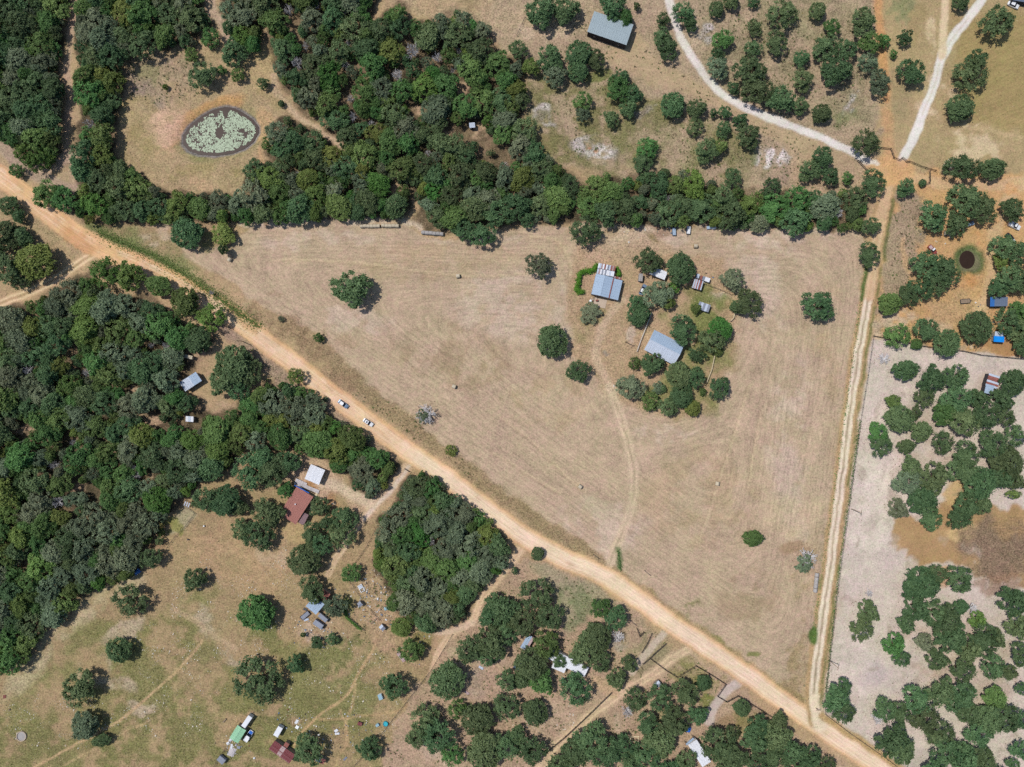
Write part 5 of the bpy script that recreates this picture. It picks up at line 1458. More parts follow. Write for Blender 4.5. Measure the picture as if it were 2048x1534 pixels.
# left wood
B('tin_shed', 'pale tin-roofed shed in the clearing of the left wood', [(359,765),(392,744),(404,761),(371,783)], 2.8, 'shed', 0.3, lambda i, s, n: 'zinc_light' if i < n * .55 else 'zinc', 'wall_grey')
B('hut', 'small weathered hut hidden among oaks near the road', [(369,708),(386,712),(384,719),(367,715)], 2.2, 'shed', 0.2, lambda i, s, n: 'bale', 'wall_grey', windows=0, over=.15)
B('hut', 'little white-roofed hut at the left wood clearing', [(371,832),(387,833),(387,844),(372,843)], 2.2, 'shed', 0.2, lambda i, s, n: 'zinc_light' if i % 2 else 'white_metal', 'wall_grey', windows=0, over=.15)
B('hut', 'tiny white-roofed hut deep in the upper wood', [(938,246),(950,245),(950,255),(939,256)], 2.4, 'shed', 0.2, lambda i, s, n: 'zinc_light', 'wall_grey', windows=0, over=.12)
# brown house, its porch and carport
B('brown_house', 'long brown-red roofed house in the oaks at lower left', [(621,991),(590,971),(562,1030),(597,1052)][::1], 3.2, 'gable', 0.5, lambda i, s, n: 'red_roof', 'wall_tan', over=.3)
B('porch', 'dull brown porch roof on the right side of the brown-red house', [(617,1030),(607,1024),(597,1046),(608,1050)], 2.6, 'shed', 0.15, lambda i, s, n: 'brown_roof', 'wall_tan', open_=True, over=.2, cat='porch')
B('carport', 'white ribbed metal carport beside the brown-red house', [(622,927),(649,941),(639,969),(609,959)], 2.9, 'gable', 0.3, lambda i, s, n: 'white_metal', 'wall_white', open_=True, sheet=.7)
def deck(pts, w, label, mk='deck', z=0.35, name='deck'):
    a, b = W(*pts[0], z), W(*pts[1], z)
    d = b - a; rz = math.atan2(d.y, d.x); L = d.length
    c = (a + b) / 2
    root = empty(name, (c.x, c.y, gz(*pts[0])), rz, label, 'deck')
    n = max(4, int(L / 0.45)); me = MB().box((0, 0, z), (L / n - 0.03, w, 0.08)).mesh('board', M[mk])
    for i in range(n): link('board', me, root, (-L / 2 + L / n * (i + .5), 0, rng.uniform(0, .012)))
    for sy in (-1, 1): MB().box((0, sy * (w / 2 - .1), z / 2 - .1), (L - .1, 0.1, z)).build('joist', M['wood'], root)
    return root
deck([(590,962),(612,972)], 2.6, 'grey wooden deck along the top of the brown-red house')
deck([(611,973),(638,984)], 1.5, 'pale narrow deck leading to the yard from the house', z=.3)
deck([(635,983),(620,1020)], 0.8, 'cream wooden ramp along the right side of the house', 'timber', .25, 'ramp')
o = MB().quadbox([(-3.4, -.18, 2.9), (3.4, -.18, 2.9), (3.4, .18, 3.0), (-3.4, .18, 3.0)], .05); p = W(604, 978, 2.9)
aw = o.build('awning', M['car_blue']); aw.location = (p.x, p.y, 0.3); aw.rotation_euler = (0, 0, math.radians(-28)); tag(aw, 'thin blue awning along the top edge of the brown-red roof', 'awning')
p = W(591, 1008, 3.8); MB().lathe([(.18, 0), (.18, .6), (.26, .62), (.26, .72)], 10).build('roof_vent', M['plastic_white'], None, (p.x, p.y, 3.55)); tag(bpy.data.objects['roof_vent'], 'small white vent on the brown-red roof', 'vent')
# blue and red shed in the junk yard
B('shed', 'light blue tin-roofed shed beside the rust-red one', [(633,1196),(648,1208),(633,1230),(607,1208)], 2.8, 'shed', 0.3, lambda i, s, n: 'zinc', 'wall_grey', over=.2)
B('shed', 'rust-red roofed shed between two oaks', [(646,1177),(661,1189),(648,1205),(633,1194)], 2.9, 'shed', 0.2, lambda i, s, n: 'rust' if i % 4 else 'red_roof', 'wall_grey', over=.2)
for cs, lb in [([(714,1207),(720,1202),(726,1209),(720,1215)], 'small dark grey hut standing alone in the junk yard'), ([(757,1255),(763,1249),(772,1256),(766,1262)], 'small pale grey hut at the edge of the square wood'),
               ([(1307,1369),(1316,1362),(1325,1369),(1315,1376)], 'small pale shed beside the track to the lots')]:
    B('hut', lb, cs, 2.0, 'gable', 0.35, lambda i, s, n: 'zinc_light' if 'pale' in lb and s == 1 else 'grey_metal', 'wall_grey', windows=0, over=.12)
B('shed', 'long rusty strip roof leaning by a green tree in the junk yard', [(795,1305),(799,1302),(811,1321),(803,1327)], 1.8, 'shed', 0.2, lambda i, s, n: 'rust_pale' if i < n * .7 else 'white_metal', 'wall_grey', windows=0, doors=0, over=.15)
# bottom left compound
B('green_roofed_shed', 'pale green roofed shed in the bottom left compound', [(460,1474),(476,1449),(492,1461),(475,1488)], 2.7, 'gable', 0.25, lambda i, s, n: 'green_roof', 'wall_grey', over=.2)
B('maroon_shed', 'long faded maroon roofed shed at the bottom', [(549,1482),(587,1507),(582,1530),(538,1497)], 2.7, 'gable', 0.3, lambda i, s, n: 'maroon' if i not in (4, 5) else 'rust_pale', 'wall_grey', over=.2)
B('shed', 'little rusty shed on the maroon shed, dark porch behind', [(572,1483),(579,1488),(573,1498),(565,1493)], 2.2, 'shed', 0.2, lambda i, s, n: 'rust', 'wall_grey', windows=0, doors=0, over=.1)
B('hut', 'small half blue, half rusty roof under the bottom oak', [(636,1511),(652,1520),(646,1529),(630,1521)], 2.2, 'shed', 0.2, lambda i, s, n: 'zinc' if i < n / 2 else 'rust', 'wall_grey', windows=0, over=.12)
# white mobile home and neighbours
B('mobile_home', 'long white-roofed mobile home under oaks at the bottom', [(1104,1297),(1178,1336),(1168,1353),(1092,1316)], 3.1, 'gable', 0.3, lambda i, s, n: 'white_metal', 'wall_white', over=.2)
B('room_addition', 'white square roof joined to the lower side of the mobile home', [(1108,1327),(1136,1335),(1125,1347),(1103,1333)], 2.8, 'shed', 0.2, lambda i, s, n: 'white_metal', 'wall_white', over=.15, windows=1)
B('awning_shed', 'grey-blue open awning left of the mobile home', [(1055,1267),(1068,1276),(1054,1302),(1041,1296)], 2.6, 'shed', 0.2, lambda i, s, n: 'zinc' if i < n * .6 else 'rust_pale', 'wall_grey', open_=True, over=.2)
B('white_house', 'white-roofed house in the oaks at the bottom edge', [(1375,1492),(1391,1478),(1424,1524),(1406,1532)], 3.0, 'shed', 0.25, lambda i, s, n: 'white_metal', 'wall_white', over=.25)
B('porch', 'pale blue porch strip at the end of the white-roofed house', [(1371,1488),(1386,1475),(1389,1478),(1374,1491)], 2.6, 'shed', 0.1, lambda i, s, n: 'zinc', 'wall_white', open_=True, over=.1, cat='porch')
# orange yard
B('shed', 'slate grey shed with a blue end in the orange yard', [(1980,594),(2016,594),(2015,612),(1981,613)], 2.7, 'shed', 0.3, lambda i, s, n: 'blue_steel' if i < n * .24 else 'slate', 'wall_dark', sheet=.9)
B('tarp_shelter', 'shelter roofed with a bright blue tarp and white sheet', [(1991,663),(2007,664),(2008,685),(1987,683)], 2.4, 'shed', 0.3, lambda i, s, n: None, 'wall_grey', doors=0, windows=0, cat='shelter')
r_, L_, W_ = B('sheet_shelter', 'pale sheet roof above the blue tarp at right', [(1991,663),(2005,664),(2009,673),(1989,672)], 2.5, 'shed', 0.15, lambda i, s, n: 'zinc_light', 'wall_grey', open_=True, over=.1, cat='shelter')
c0, rz0, L0, W0 = frame([(1988,672),(2009,673),(2007,685),(1986,683)], 2.5)
mb = MB(); nx_, ny_ = 8, 6
vs = [(-L0/2 + L0*i/nx_, -W0/2 + W0*j/ny_, 2.62 - 0.22*math.sin(math.pi*i/nx_*2)*0.3 + rng.uniform(-.05, .05)) for j in range(ny_+1) for i in range(nx_+1)]
mb.add(vs, [(j*(nx_+1)+i, j*(nx_+1)+i+1, (j+1)*(nx_+1)+i+1, (j+1)*(nx_+1)+i) for j in range(ny_) for i in range(nx_)])
tp = mb.build('tarpaulin', M['blue_tarp'], None, (c0.x, c0.y, 0), (0, 0, rz0), True); tag(tp, 'bright blue tarp stretched over the shelter at right', 'tarp')
RR = ['zinc_light','rust','rust','zinc_light','rust']
B('shed', 'tin shed with rust and pale stripes in the sandy pasture', [(2004,752),(1992,779),(1973,770),(1977,748)], 2.6, 'shed', 0.2, lambda i, s, n: RR[i % 5], 'wall_dark', windows=0, over=.15)
B('shed', 'light blue tin half of the striped shed in the sand', [(1989,771),(1984,790),(1969,785),(1973,768)], 2.7, 'shed', 0.15, lambda i, s, n: 'zinc', 'wall_dark', windows=0, over=.15)
B('dark_roof_building', 'dark roof just showing at the top right corner', [(2027,-8),(2062,-2),(2060,6),(2025,0)], 2.6, 'shed', 0.2, lambda i, s, n: 'slate', 'wall_dark', over=.15)
B('slatted_pen', 'small pale slatted roof over a pen at the left wood edge', [(370,1002),(384,1008),(378,1015),(364,1009)], 1.8, 'shed', 0.2, lambda i, s, n: 'zinc_light' if i % 2 else None, 'wall_grey', open_=True, sheet=.45, over=.1, cat='pen')

# ------------------------------------------------------------------ vehicles
WHEEL = MB().tube((0, -0.11, 0), (0, 0.11, 0), 0.33, None, 14).mesh('wheel', M['rubber'])
RIM = MB().tube((0, -0.125, 0), (0, 0.125, 0), 0.19, None, 10).mesh('rim', M['rim'])
def wheels(root, xs, y, z=0.33):
    for x in xs:
        for s in (-1, 1):
            w_ = link('wheel', WHEEL, root, (x, s * y, z)); link('rim', RIM, w_)
def shell(mb, st):
    rings = []
    for x, hw, zb, zt in st:
        zm = zb + (zt - zb) * 0.55
        rings.append([(x, -hw * .94, zb), (x, -hw, zm), (x, -hw * .90, zt), (x, -hw * .5, zt + .03), (x, hw * .5, zt + .03), (x, hw * .90, zt), (x, hw, zm), (x, hw * .94, zb)])
    k = 8; vs = [p for r in rings for p in r]; fs = []
    for j in range(len(rings) - 1):
        for i in range(k):
            fs.append((j * k + i, j * k + (i + 1) % k, (j + 1) * k + (i + 1) % k, (j + 1) * k + i))
    fs += [tuple(range(k)), tuple(reversed(range((len(rings) - 1) * k, len(rings) * k)))]
    fs = [tuple(reversed(f)) for f in fs]
    return mb.add(vs, fs)
def vehicle(px, py, ang, paint, label, kind='car', L=4.7, roof=None, cat='car', name=None, bed=None, sunroof=False, hood=None):
    p = W(px, py, 1.0)
    root = empty(name or {'car': 'parked_car', 'pickup': 'pickup_truck'}[kind], (p.x, p.y, gz(px, py)), math.radians(ang), label, cat)
    root.scale = (L / 4.6,) * 3
    pm = M[paint]
    shell(MB(), [(-2.3, .66, .38, .70), (-2.18, .84, .30, .90), (-1.6, .90, .24, .96), (0, .91, .24, .96), (1.3, .90, .24, .93), (2.05, .84, .28, .80), (2.28, .62, .38, .64)]).build('body', pm, root)
    wheels(root, (-1.42, 1.42), .80)
    for s in (-1, 1):
        MB().box((2.2, s * .6, .66), (.14, .34, .14)).build('headlight', M['lamp_glass'], root)
        MB().box((-2.26, s * .66, .72), (.1, .28, .16)).build('taillight', M['car_red'], root)
    x0, x1, t0, t1 = (-1.75, 1.05, -1.25, .2) if kind == 'car' else (-.35, 1.1, -.28, .35)
    zb, zt, wb, wt = .95, 1.48 if kind == 'car' else 1.62, .83, .64
    g = lambda a: a
    MB().quadbox([(x1, -wb, zb), (x1, wb, zb), (t1, wt, zt), (t1, -wt, zt)], .04).build('windshield', M['glass'], root)
    MB().quadbox([(x0, wb, zb), (x0, -wb, zb), (t0, -wt, zt), (t0, wt, zt)], .04).build('rear_window', M['glass'], root)
    MB().quadbox([(x0, -wb, zb), (x1, -wb, zb), (t1, -wt, zt), (t0, -wt, zt)], .04).build('side_window', M['glass'], root)
    MB().quadbox([(x1, wb, zb), (x0, wb, zb), (t0, wt, zt), (t1, wt, zt)], .04).build('side_window', M['glass'], root)
    rf = MB().box(((t0 + t1) / 2, 0, zt + .03), (t1 - t0 + .1, 2 * wt + .08, .07), taper=.93).build('roof', M[roof or paint], root)
    if sunroof: MB().box(((t0 + t1) / 2 + .1, 0, zt + .07), (.55, .75, .02)).build('sunroof', M['glass'], rf)
    if hood: MB().box((1.62, 0, .93), (1.0, 1.35, .05), tilt=(0, .12)).build('hood', M[hood], root)
    if kind == 'pickup':
        MB().box((-1.3, 0, .985), (1.7, 1.4, .03)).build('bed_floor', M[bed or 'dark_metal'], root)
        for s in (-1, 1): MB().box((-1.3, s * .78, 1.06), (1.75, .12, .22)).build('bed_side', pm, root)
        MB().box((-2.14, 0, 1.05), (.1, 1.45, .22)).build('tailgate', pm, root)
    for s in (-1, 1): MB().box((.85, s * .98, 1.0), (.12, .2, .14)).build('mirror', pm, root)
    return root
V = vehicle
V(686,808,-36,'car_silver','silver car with a white roof parked on the lower road edge',roof='car_white',L=4.8)
V(736,845,-33,'car_white','white car with a dark sunroof parked on the lower road edge',sunroof=True,L=4.7)
V(1286,579,63,'car_silver','silver car half under the homestead oaks',roof='car_white',L=4.8)
V(2030,451,-26,'car_white','white pickup parked in the orange yard','pickup',L=5.4,cat='pickup',bed='plastic_white')
V(2022,476,-48,'car_black','black covered car half under the yard oaks',roof='car_black',L=5.0,hood='car_white')
V(1866,499,-47,'car_red','old red and white truck beside the stock pond oaks','pickup',L=4.6,cat='pickup',roof='car_white',bed='rust_pale')
V(497,1472,57,'car_white','white pickup with a blue hood beside the green-roofed shed','pickup',L=5.2,cat='pickup',hood='car_blue',bed='plastic_white')
V(2028,9,-25,'car_white','white vehicle half hidden by the oak at the top right',L=4.9)
V(1940,448,20,'car_silver','dusty car nose showing under the clump above the stock pond',L=4.4)

def trailer(px, py, ang, L, Wd, label, style='flat', mk='wood', z=0.7, hbox=2.0, cat='trailer'):
    p = W(px, py, z)
    root = empty('box_trailer' if style == 'box' else 'flat_trailer', (p.x, p.y, gz(px, py)), math.radians(ang), label, cat)
    if style == 'box':
        bx_ = MB().box((0, 0, .55 + hbox / 2), (L, Wd, hbox), taper=.985).build('box', M[mk], root)
        MB().box((0, 0, .55 + hbox + .04), (L * .97, Wd * .95, .08), taper=.9).build('roof', M[mk], root)
        MB().box((-L / 2 - .02, 0, .55 + hbox * .48), (.04, Wd * .8, hbox * .85)).build('door', M['wall_grey'], root)
    else:
        n = max(4, int(Wd / .35)); me = MB().box((0, 0, z), (L, Wd / n - .03, .06)).mesh('deck_board', M[mk])
        for i in range(n): link('deck_board', me, root, (0, -Wd / 2 + Wd / n * (i + .5), 0))
        for s in (-1, 1): MB().box((0, s * (Wd / 2 + .05), z + .12), (L, .12, .32)).build('side_rail', M['dark_metal'], root)
        for s in (-1, 1): MB().box((s * (L / 2 + .05), 0, z + .1), (.12, Wd + .2, .28)).build('end_rail', M['dark_metal'], root)
    wheels(root, (-.5, .3), Wd / 2 - .05)
    MB().tube((L / 2, Wd * .3, .5), (L / 2 + 1.0, 0, .5), .06).tube((L / 2, -Wd * .3, .5), (L / 2 + 1.0, 0, .5), .06).build('tongue', M['dark_metal'], root)
    return root
trailer(1348,463,93,3.1,1.5,'blue-grey utility trailer under the wood edge','flat','zinc')
trailer(1377,460,-97,3.2,1.6,'white-decked trailer standing right of the blue-grey one','flat','plastic_white')
trailer(1900,467,2,5.0,1.7,'wood-decked trailer below the oak clump in the orange yard','flat','bale',hbox=1)
trailer(1931,602,5,3.9,1.6,'dark-railed trailer in the middle of the orange yard','flat','wood')
trailer(559,1459,60,4.4,2.2,'white box trailer in the bottom left compound','box','white_metal')
trailer(497,1439,55,5.4,2.0,'long white box trailer above the green-roofed shed','box','white_metal')
trailer(610,1231,40,4.0,1.7,'grey flat trailer below the light blue shed','flat','grey_metal')
trailer(638,1247,-35,4.3,2.2,'dark box trailer, lower of two beside the blue shed','box','grey_metal',hbox=1.5)
trailer(647,1234,-40,4.3,1.8,'grey box trailer, upper of two beside the blue shed','box','grey_metal',hbox=1.3)
trailer(445,1517,-40,3.2,2.4,'grey ridged trailer at the bottom left fence','box','grey_metal',hbox=1.3)

# ------------------------------------------------------------------ hay bales
def bale_meshes(wrap):
    r = random.Random(4); prof = []
    n = 20; R_, hl = .76, .70
    mb = MB(); vs = []; xs = (-hl, -hl + .08, -.3, .1, .4, hl - .08, hl); rs = (.92, .99, 1.0, .985, 1.0, .99, .92)
    for x, k in zip(xs, rs):
        for i in range(n):
            t = 6.2832 * i / n; rr = R_ * k * (1 + r.uniform(-.012, .012)); z = rr * math.sin(t)
            vs.append((x, rr * math.cos(t), max(-R_ * .9, z) + R_ * .9))
    fs = [(j * n + i, j * n + (i + 1) % n, (j + 1) * n + (i + 1) % n, (j + 1) * n + i) for j in range(len(xs) - 1) for i in range(n)]
    mb.add(vs, fs)
    w_ = mb.mesh('net_wrap', M[wrap], True)
    e_ = []
    for s in (-1, 1):
        m2 = MB(); rr = R_ * .92
        pv = [(s * (hl + .004), rr * math.cos(6.2832 * i / n), max(-R_ * .9, rr * math.sin(6.2832 * i / n)) + R_ * .9) for i in range(n)]
        m2.add(pv + [(s * (hl + .03), 0, R_ * .9)], [((i, (i + 1) % n, n) if s > 0 else ((i + 1) % n, i, n)) for i in range(n)])
        e_.append(m2.mesh('end_face', M['bale_end']))
    return w_, e_
BM = {k: bale_meshes(k) for k in ('bale', 'bale_grey')}
def bale(px, py, ang, label, group=None, k='bale', sc=1.0):
    p = W(px, py, .7)
    o = empty('hay_bale', (p.x, p.y, gz(px, py) - .02), math.radians(ang), label, 'hay bale', group); o.scale = (sc,) * 3
    w_, e_ = BM[k]
    link('net_wrap', w_, o)
    for e in e_: link('end_face', e, o)
for bx_, by_, an, lb in [(459,519,60,'round hay bale beside the small pointed evergreen'), (916,552,10,'lone round hay bale in the upper middle of the hay field'), (908,773,-20,'lone round hay bale in the field above the dead tree'),
                         (1160,973,-35,'lone round hay bale near the lower field track'), (1435,967,80,'pale round hay bale in the lower right field'), (1391,492,0,'round hay bale near the homestead below the trailers')]:
    bale(bx_, by_, an, lb, sc=1.12)
def bale_row(a, b, n, base, group, k):
    names = ['first', 'second', 'third', 'fourth', 'fifth', 'sixth', 'seventh']
    for i in range(n):
        t = (i + .5) / n
        x, y = a[0] + (b[0] - a[0]) * t, a[1] + (b[1] - a[1]) * t
        ang = math.degrees(math.atan2(-(b[1] - a[1]), b[0] - a[0]))
        L_ = math.hypot(b[0] - a[0], b[1] - a[1]) * S / n
        bale(x, y + rng.uniform(-.4, .4), ang + rng.uniform(-2, 2), base % names[i], group, k, L_ / 1.43)
bale_row((720,452), (760,452), 6, '%s bale from the left in the left long bale row', 'left long row of bales', 'bale')
bale_row((763,451), (798,451.5), 5, '%s bale from the left in the middle bale row', 'middle row of bales', 'bale')
bale_row((843,465), (887,468), 6, '%s bale from the left in the grey right bale row', 'right grey row of bales', 'bale_grey')
bale_row((1634,1146), (1630,1184), 5, '%s bale from the top in the row beside the lane', 'bale row beside the lane', 'bale_grey')

# ------------------------------------------------------------------ fences, gates, poles
POST = {'pipe': MB().tube((0, 0, -.3), (0, 0, 1.45), .09, None, 6).mesh('post', M['pipe']), 'wire': MB().tube((0, 0, -.3), (0, 0, 1.35), .085, .075, 5).mesh('post', M['wood']),
        'board': MB().box((0, 0, .55), (.14, .14, 1.5)).mesh('post', M['timber']), 'white': MB().box((0, 0, .55), (.14, .14, 1.4)).mesh('post', M['wall_white'])}
def fence(pts, label, kind='wire', step=3.6, name='fence', cat='fence'):
    P_ = [W(*p) for p in pts]
    root = empty(name, (P_[0].x, P_[0].y, 0), 0, label, cat)
    o_ = P_[0]
    wires = MB()
    for a, b, pa, pb in zip(P_[:-1], P_[1:], pts[:-1], pts[1:]):
        d = b - a; n = max(1, int(round(d.length / step)))
        pr = None
        for i in range(n + 1):
            q = a + d * (i / n); px_, py_ = CX + q.x / S, CY - q.y / S; q = Vector((q.x - o_.x, q.y - o_.y, gz(px_, py_)))
            if not (i == 0 and a is not P_[0]): link('post', POST[kind], root, q, (0, 0, math.atan2(d.y, d.x)))
            if pr is not None:
                if kind == 'pipe':
                    for z, r_ in ((1.4, .085), (.95, .05), (.5, .05)): wires.tube(pr + Vector((0, 0, z)), q + Vector((0, 0, z)), r_, None, 5, False)
                elif kind == 'wire':
                    for z in (.4, .8, 1.2): wires.tube(pr + Vector((0, 0, z)), q + Vector((0, 0, z)), .03, None, 3, False)
                else:
                    rz = math.atan2(d.y, d.x); c = (pr + q) / 2
                    for z in (.45, .85, 1.2): wires.box(c + Vector((0, 0, z)), ((q - pr).length, .05, .16), rz)
                    wires.box(c + Vector((0, 0, 1.31)), ((q - pr).length, .16, .05), rz)
            pr = q
    wires.build({'pipe': 'pipe_rails', 'wire': 'wire_strands'}.get(kind, 'rails'), M[{'pipe': 'pipe', 'wire': 'dark_metal', 'board': 'timber', 'white': 'wall_white'}[kind]], root)
    return root
fence([(1746,672),(1735,750),(1722,830),(1712,905),(1702,975),(1693,1045),(1682,1120),(1672,1200),(1664,1270),(1655,1345),(1648,1400),(1650,1428),(1700,1466),(1770,1515),(1830,1560)], 'long wire fence between the lane and the sandy pasture')
fence([(1746,672),(1790,680),(1830,690),(1885,698),(1925,702),(1960,710),(2048,718),(2110,724)], 'dark rail fence along the top of the sandy pasture', 'pipe')
fence([(1753,296),(1780,299),(1786,317),(1797,321)], 'dark pipe fence left of the yard gate', 'pipe', 2.6)
fence([(1817,324),(1840,334),(1870,343)], 'dark pipe fence right of the yard gate', 'pipe', 2.6)
fence([(1857,344),(1857,366),(1838,372)], 'short pipe fence turning down beside the bush', 'pipe', 2.4)
fence([(1722,327),(1713,322),(1730,340),(1742,345)], 'short pipe fence at the end of the gravel drive', 'pipe', 2.4)
fence([(1797,321),(1803,316),(1812,325),(1817,324)], 'pipe gate across the pale drive', 'pipe', 2.0, 'gate', 'gate')
fence([(1303,1266),(1294,1286),(1283,1304)], 'pipe fence left of the mobile home drive', 'pipe', 2.6)
fence([(1331,1286),(1315,1300),(1299,1315),(1285,1327)], 'pipe fence right of the mobile home drive', 'pipe', 2.6)
fence([(1299,1315),(1330,1338),(1354,1353)], 'dark pipe gate line across the second track', 'pipe', 2.8)
fence([(1354,1353),(1391,1330),(1420,1347),(1451,1367),(1434,1391),(1453,1402)], 'dark fence round the green grass corner lot', 'pipe', 2.8)
fence([(1453,1402),(1475,1390),(1492,1400),(1520,1418),(1545,1434)], 'fence continuing right of the lower drive', 'pipe', 2.8)
fence([(1222,1384),(1180,1425),(1130,1472),(1090,1505)], 'dark fence running beside the bottom track', 'pipe', 3.0)
fence([(1273,1256),(1279,1272),(1287,1263)], 'short angled fence piece near the road at the lots', 'pipe', 1.6)
fence([(1306,658),(1300,640),(1302,625)][::-1] if False else [(1303,626),(1291,655),(1281,680),(1273,703)], 'pale board fence left of the farmhouse', 'white', 2.4)
fence([(1472,608),(1466,636),(1460,642)], 'short pale fence piece at the right of the yard', 'board', 2.2)
fence([(1428,712),(1422,740),(1412,765)], 'pale fence running down right of the house', 'board', 2.2)
fence([(1408,568),(1440,580),(1462,590)], 'dark fence line right of the striped shed', 'wire', 2.6)
fence([(1186,1108),(1199,1117)], 'short fence piece beside the field gate, left', 'wire', 2.4)
fence([(1288,1140),(1300,1150)], 'short fence piece beside the field gate, right', 'wire', 2.4)
fence([(810,937),(820,943)], 'dark cattle-guard rails across the house drive', 'pipe', 1.2, 'cattle_guard', 'gate')
fence([(755,1050),(735,1090),(710,1125),(690,1145),(680,1150)], 'wire fence running down from the square wood', 'wire', 3)
fence([(470,1470),(440,1510),(425,1540)], 'wire fence at the bottom left compound', 'wire', 3)
fence([(372,1012),(391,1026),(372,1052),(352,1072),(335,1095)], 'wire pen fence at the left wood edge', 'wire', 2.6)
fence([(1050,35),(1034,72)], 'thin wire fence at the top of the upper wood', 'wire', 3)
fence([(1260,495+745),(1272,1250)], 'wire fence beside the road verge at the lots', 'wire', 3)
fence([(905,1268),(862,1340),(800,1420),(745,1490),(700,1540)], 'wire fence between the junk yard and the wooded lots', 'wire', 3.4)
fence([(700,1160),(725,1200),(760,1240)], 'wire fence across the junk yard', 'wire', 3)
fence([(728,1248),(729,1260),(690,1225),(668,1206)], 'dark low fence beside the junk yard creeper', 'wire', 2.2)
def pole(px, py, h, label, arm=0):
    p = W(px, py)
    o = empty('utility_pole', (p.x, p.y, gz(px, py)), math.radians(arm), label, 'pole')
    MB().tube((0, 0, -.5), (0, 0, h), .17, .11, 8).build('shaft', M['wood'], o, smooth=True)
    a = MB().box((0, 0, h - .5), (2.0, .12, .14)).build('crossarm', M['wood'], o)
    for s in (-.85, 0, .85): MB().lathe([(.05, 0), (.07, .08), (.03, .16)], 8, (s, 0, h - .43 + (.08 if s == 0 else 0))).build('insulator', M['glass'], a)
pole(1703,1018,8.5,'leaning-looking utility pole at the sandy pasture fence, upper one',80)
pole(1658,1320,8.5,'utility pole at the sandy pasture fence, lower one',80)
pole(1251,684,7.0,'utility pole left of the farmhouse fence',30)
pole(486,683,7.0,'utility pole beside the road near the left grove',-40)
pole(1632,1416,2.6,'short post at the junction of lane and dirt road',0)

# ------------------------------------------------------------------ small things
def at(name, mb, mk, px, py, label, cat, z=0, ang=0, smooth_=False):
    p = W(px, py, .5)
    o = mb.build(name, M[mk], None, (p.x, p.y, gz(px, py) + z), (0, 0, math.radians(ang)), smooth_)
    return tag(o, label, cat)
ring = MB().lathe([(2.1, -.2), (2.1, .5), (1.85, .5), (1.85, .12), (.02, .12)], 28, cap=False)
ro = at('concrete_ring', ring, 'concrete', 42, 1473, 'round pale concrete ring in the lower left pasture', 'tank', smooth_=False)
MB().lathe([(1.84, 0), (.02, .03)], 24, (0, 0, .2), False).build('water_fill', M['bale_grey'], ro)
def pool(px, py, r_, label):
    o = at('paddling_pool', MB().lathe([(r_, -.1), (r_, .7), (r_ - .12, .72), (r_ - .14, .5)], 22, cap=False), 'pool', px, py, label, 'pool')
    MB().lathe([(r_ - .14, 0), (.02, 0)], 22, (0, 0, .48), False).build('pool_water', M['water_pool'], o)
pool(771,1448,1.05,'round turquoise paddling pool in the bottom junk yard')
at('water_tank', MB().lathe([(.95, -.1), (.95, 1.3), (.8, 1.55), (.3, 1.72), (.28, 1.8), (.02, 1.8)], 20), 'pool', 1127, 1361, 'round turquoise water tank beside the mobile home', 'tank', smooth_=False)
at('storage_tank', MB().lathe([(.55, -.1), (.55, 1.4), (.4, 1.6), (.02, 1.66)], 16), 'plastic_white', 1181, 602, 'small white tank at the barn corner', 'tank')
def tarp_heap(px, py, r_, label, mk, h=.8):
    rr = random.Random(int(px)); mb = MB(); n = 9
    vs = [(r_ * (i / n * 2 - 1), r_ * .75 * (j / n * 2 - 1), -.1 + h * max(0, 1 - math.hypot(i / n * 2 - 1, j / n * 2 - 1)) ** .5 + rr.uniform(0, .18)) for j in range(n + 1) for i in range(n + 1)]
    mb.add(vs, [(j * (n + 1) + i, j * (n + 1) + i + 1, (j + 1) * (n + 1) + i + 1, (j + 1) * (n + 1) + i) for j in range(n) for i in range(n)])
    at('tarp', mb, mk, px, py, label, 'tarp', ang=rr.uniform(0, 90))
tarp_heap(1038,1332,2.0,'crumpled blue tarp left of the mobile home','blue_steel')
tarp_heap(273,1144,1.4,'dark blue tarp at the edge of the left wood','blue_steel')
tarp_heap(463,1505,1.9,'pale grey tarp heap below the green-roofed shed','deck',.5)
tarp_heap(812,1222,1.6,'pale blue tarp heap at the square wood edge','plastic_blue')
tarp_heap(772,1218,1.0,'small light tarp heap in the junk yard','plastic_blue',.5)
tarp_heap(1378,1460,1.3,'dark blue tarp in the shade near the bottom white roof','car_blue',.5)
def boxy(name, px, py, d, mk, label, cat, ang=0, lid=None):
    o = at(name, MB().box((0, 0, d[2] / 2 - .05), d, taper=.96), mk, px, py, label, cat, ang=ang)
    MB().box((0, 0, d[2] - .02), (d[0] * 1.04, d[1] * 1.04, .06)).build('lid', M[lid or mk], o)
boxy('crate', 761, 1393, (1.6, 2.2, 1.2), 'plastic_white', 'white box beside the pointed dark tree', 'crate', 20, 'plastic_blue')
boxy('freezer', 1428, 456, (1.5, .9, .9), 'plastic_white', 'white chest under the wood edge near the trailers', 'freezer', 12)
boxy('boat_hull', 1419, 455, (2.2, 1.2, .8), 'zinc', 'small blue-grey hull under the wood edge', 'boat', 8)
boxy('dog_house', 720, 1447, (1.8, 1.4, .9), 'wall_dark', 'small dark brown box in the bottom junk yard', 'box', -20, 'maroon')
boxy('chest', 755, 1450, (1.3, 1.0, .9), 'plastic_blue', 'pale blue chest beside the paddling pool', 'box', 30)
boxy('cabinet', 1194, 601, (.9, .7, 1.0), 'rust', 'small rusty cabinet on the barn slab', 'box', 10)
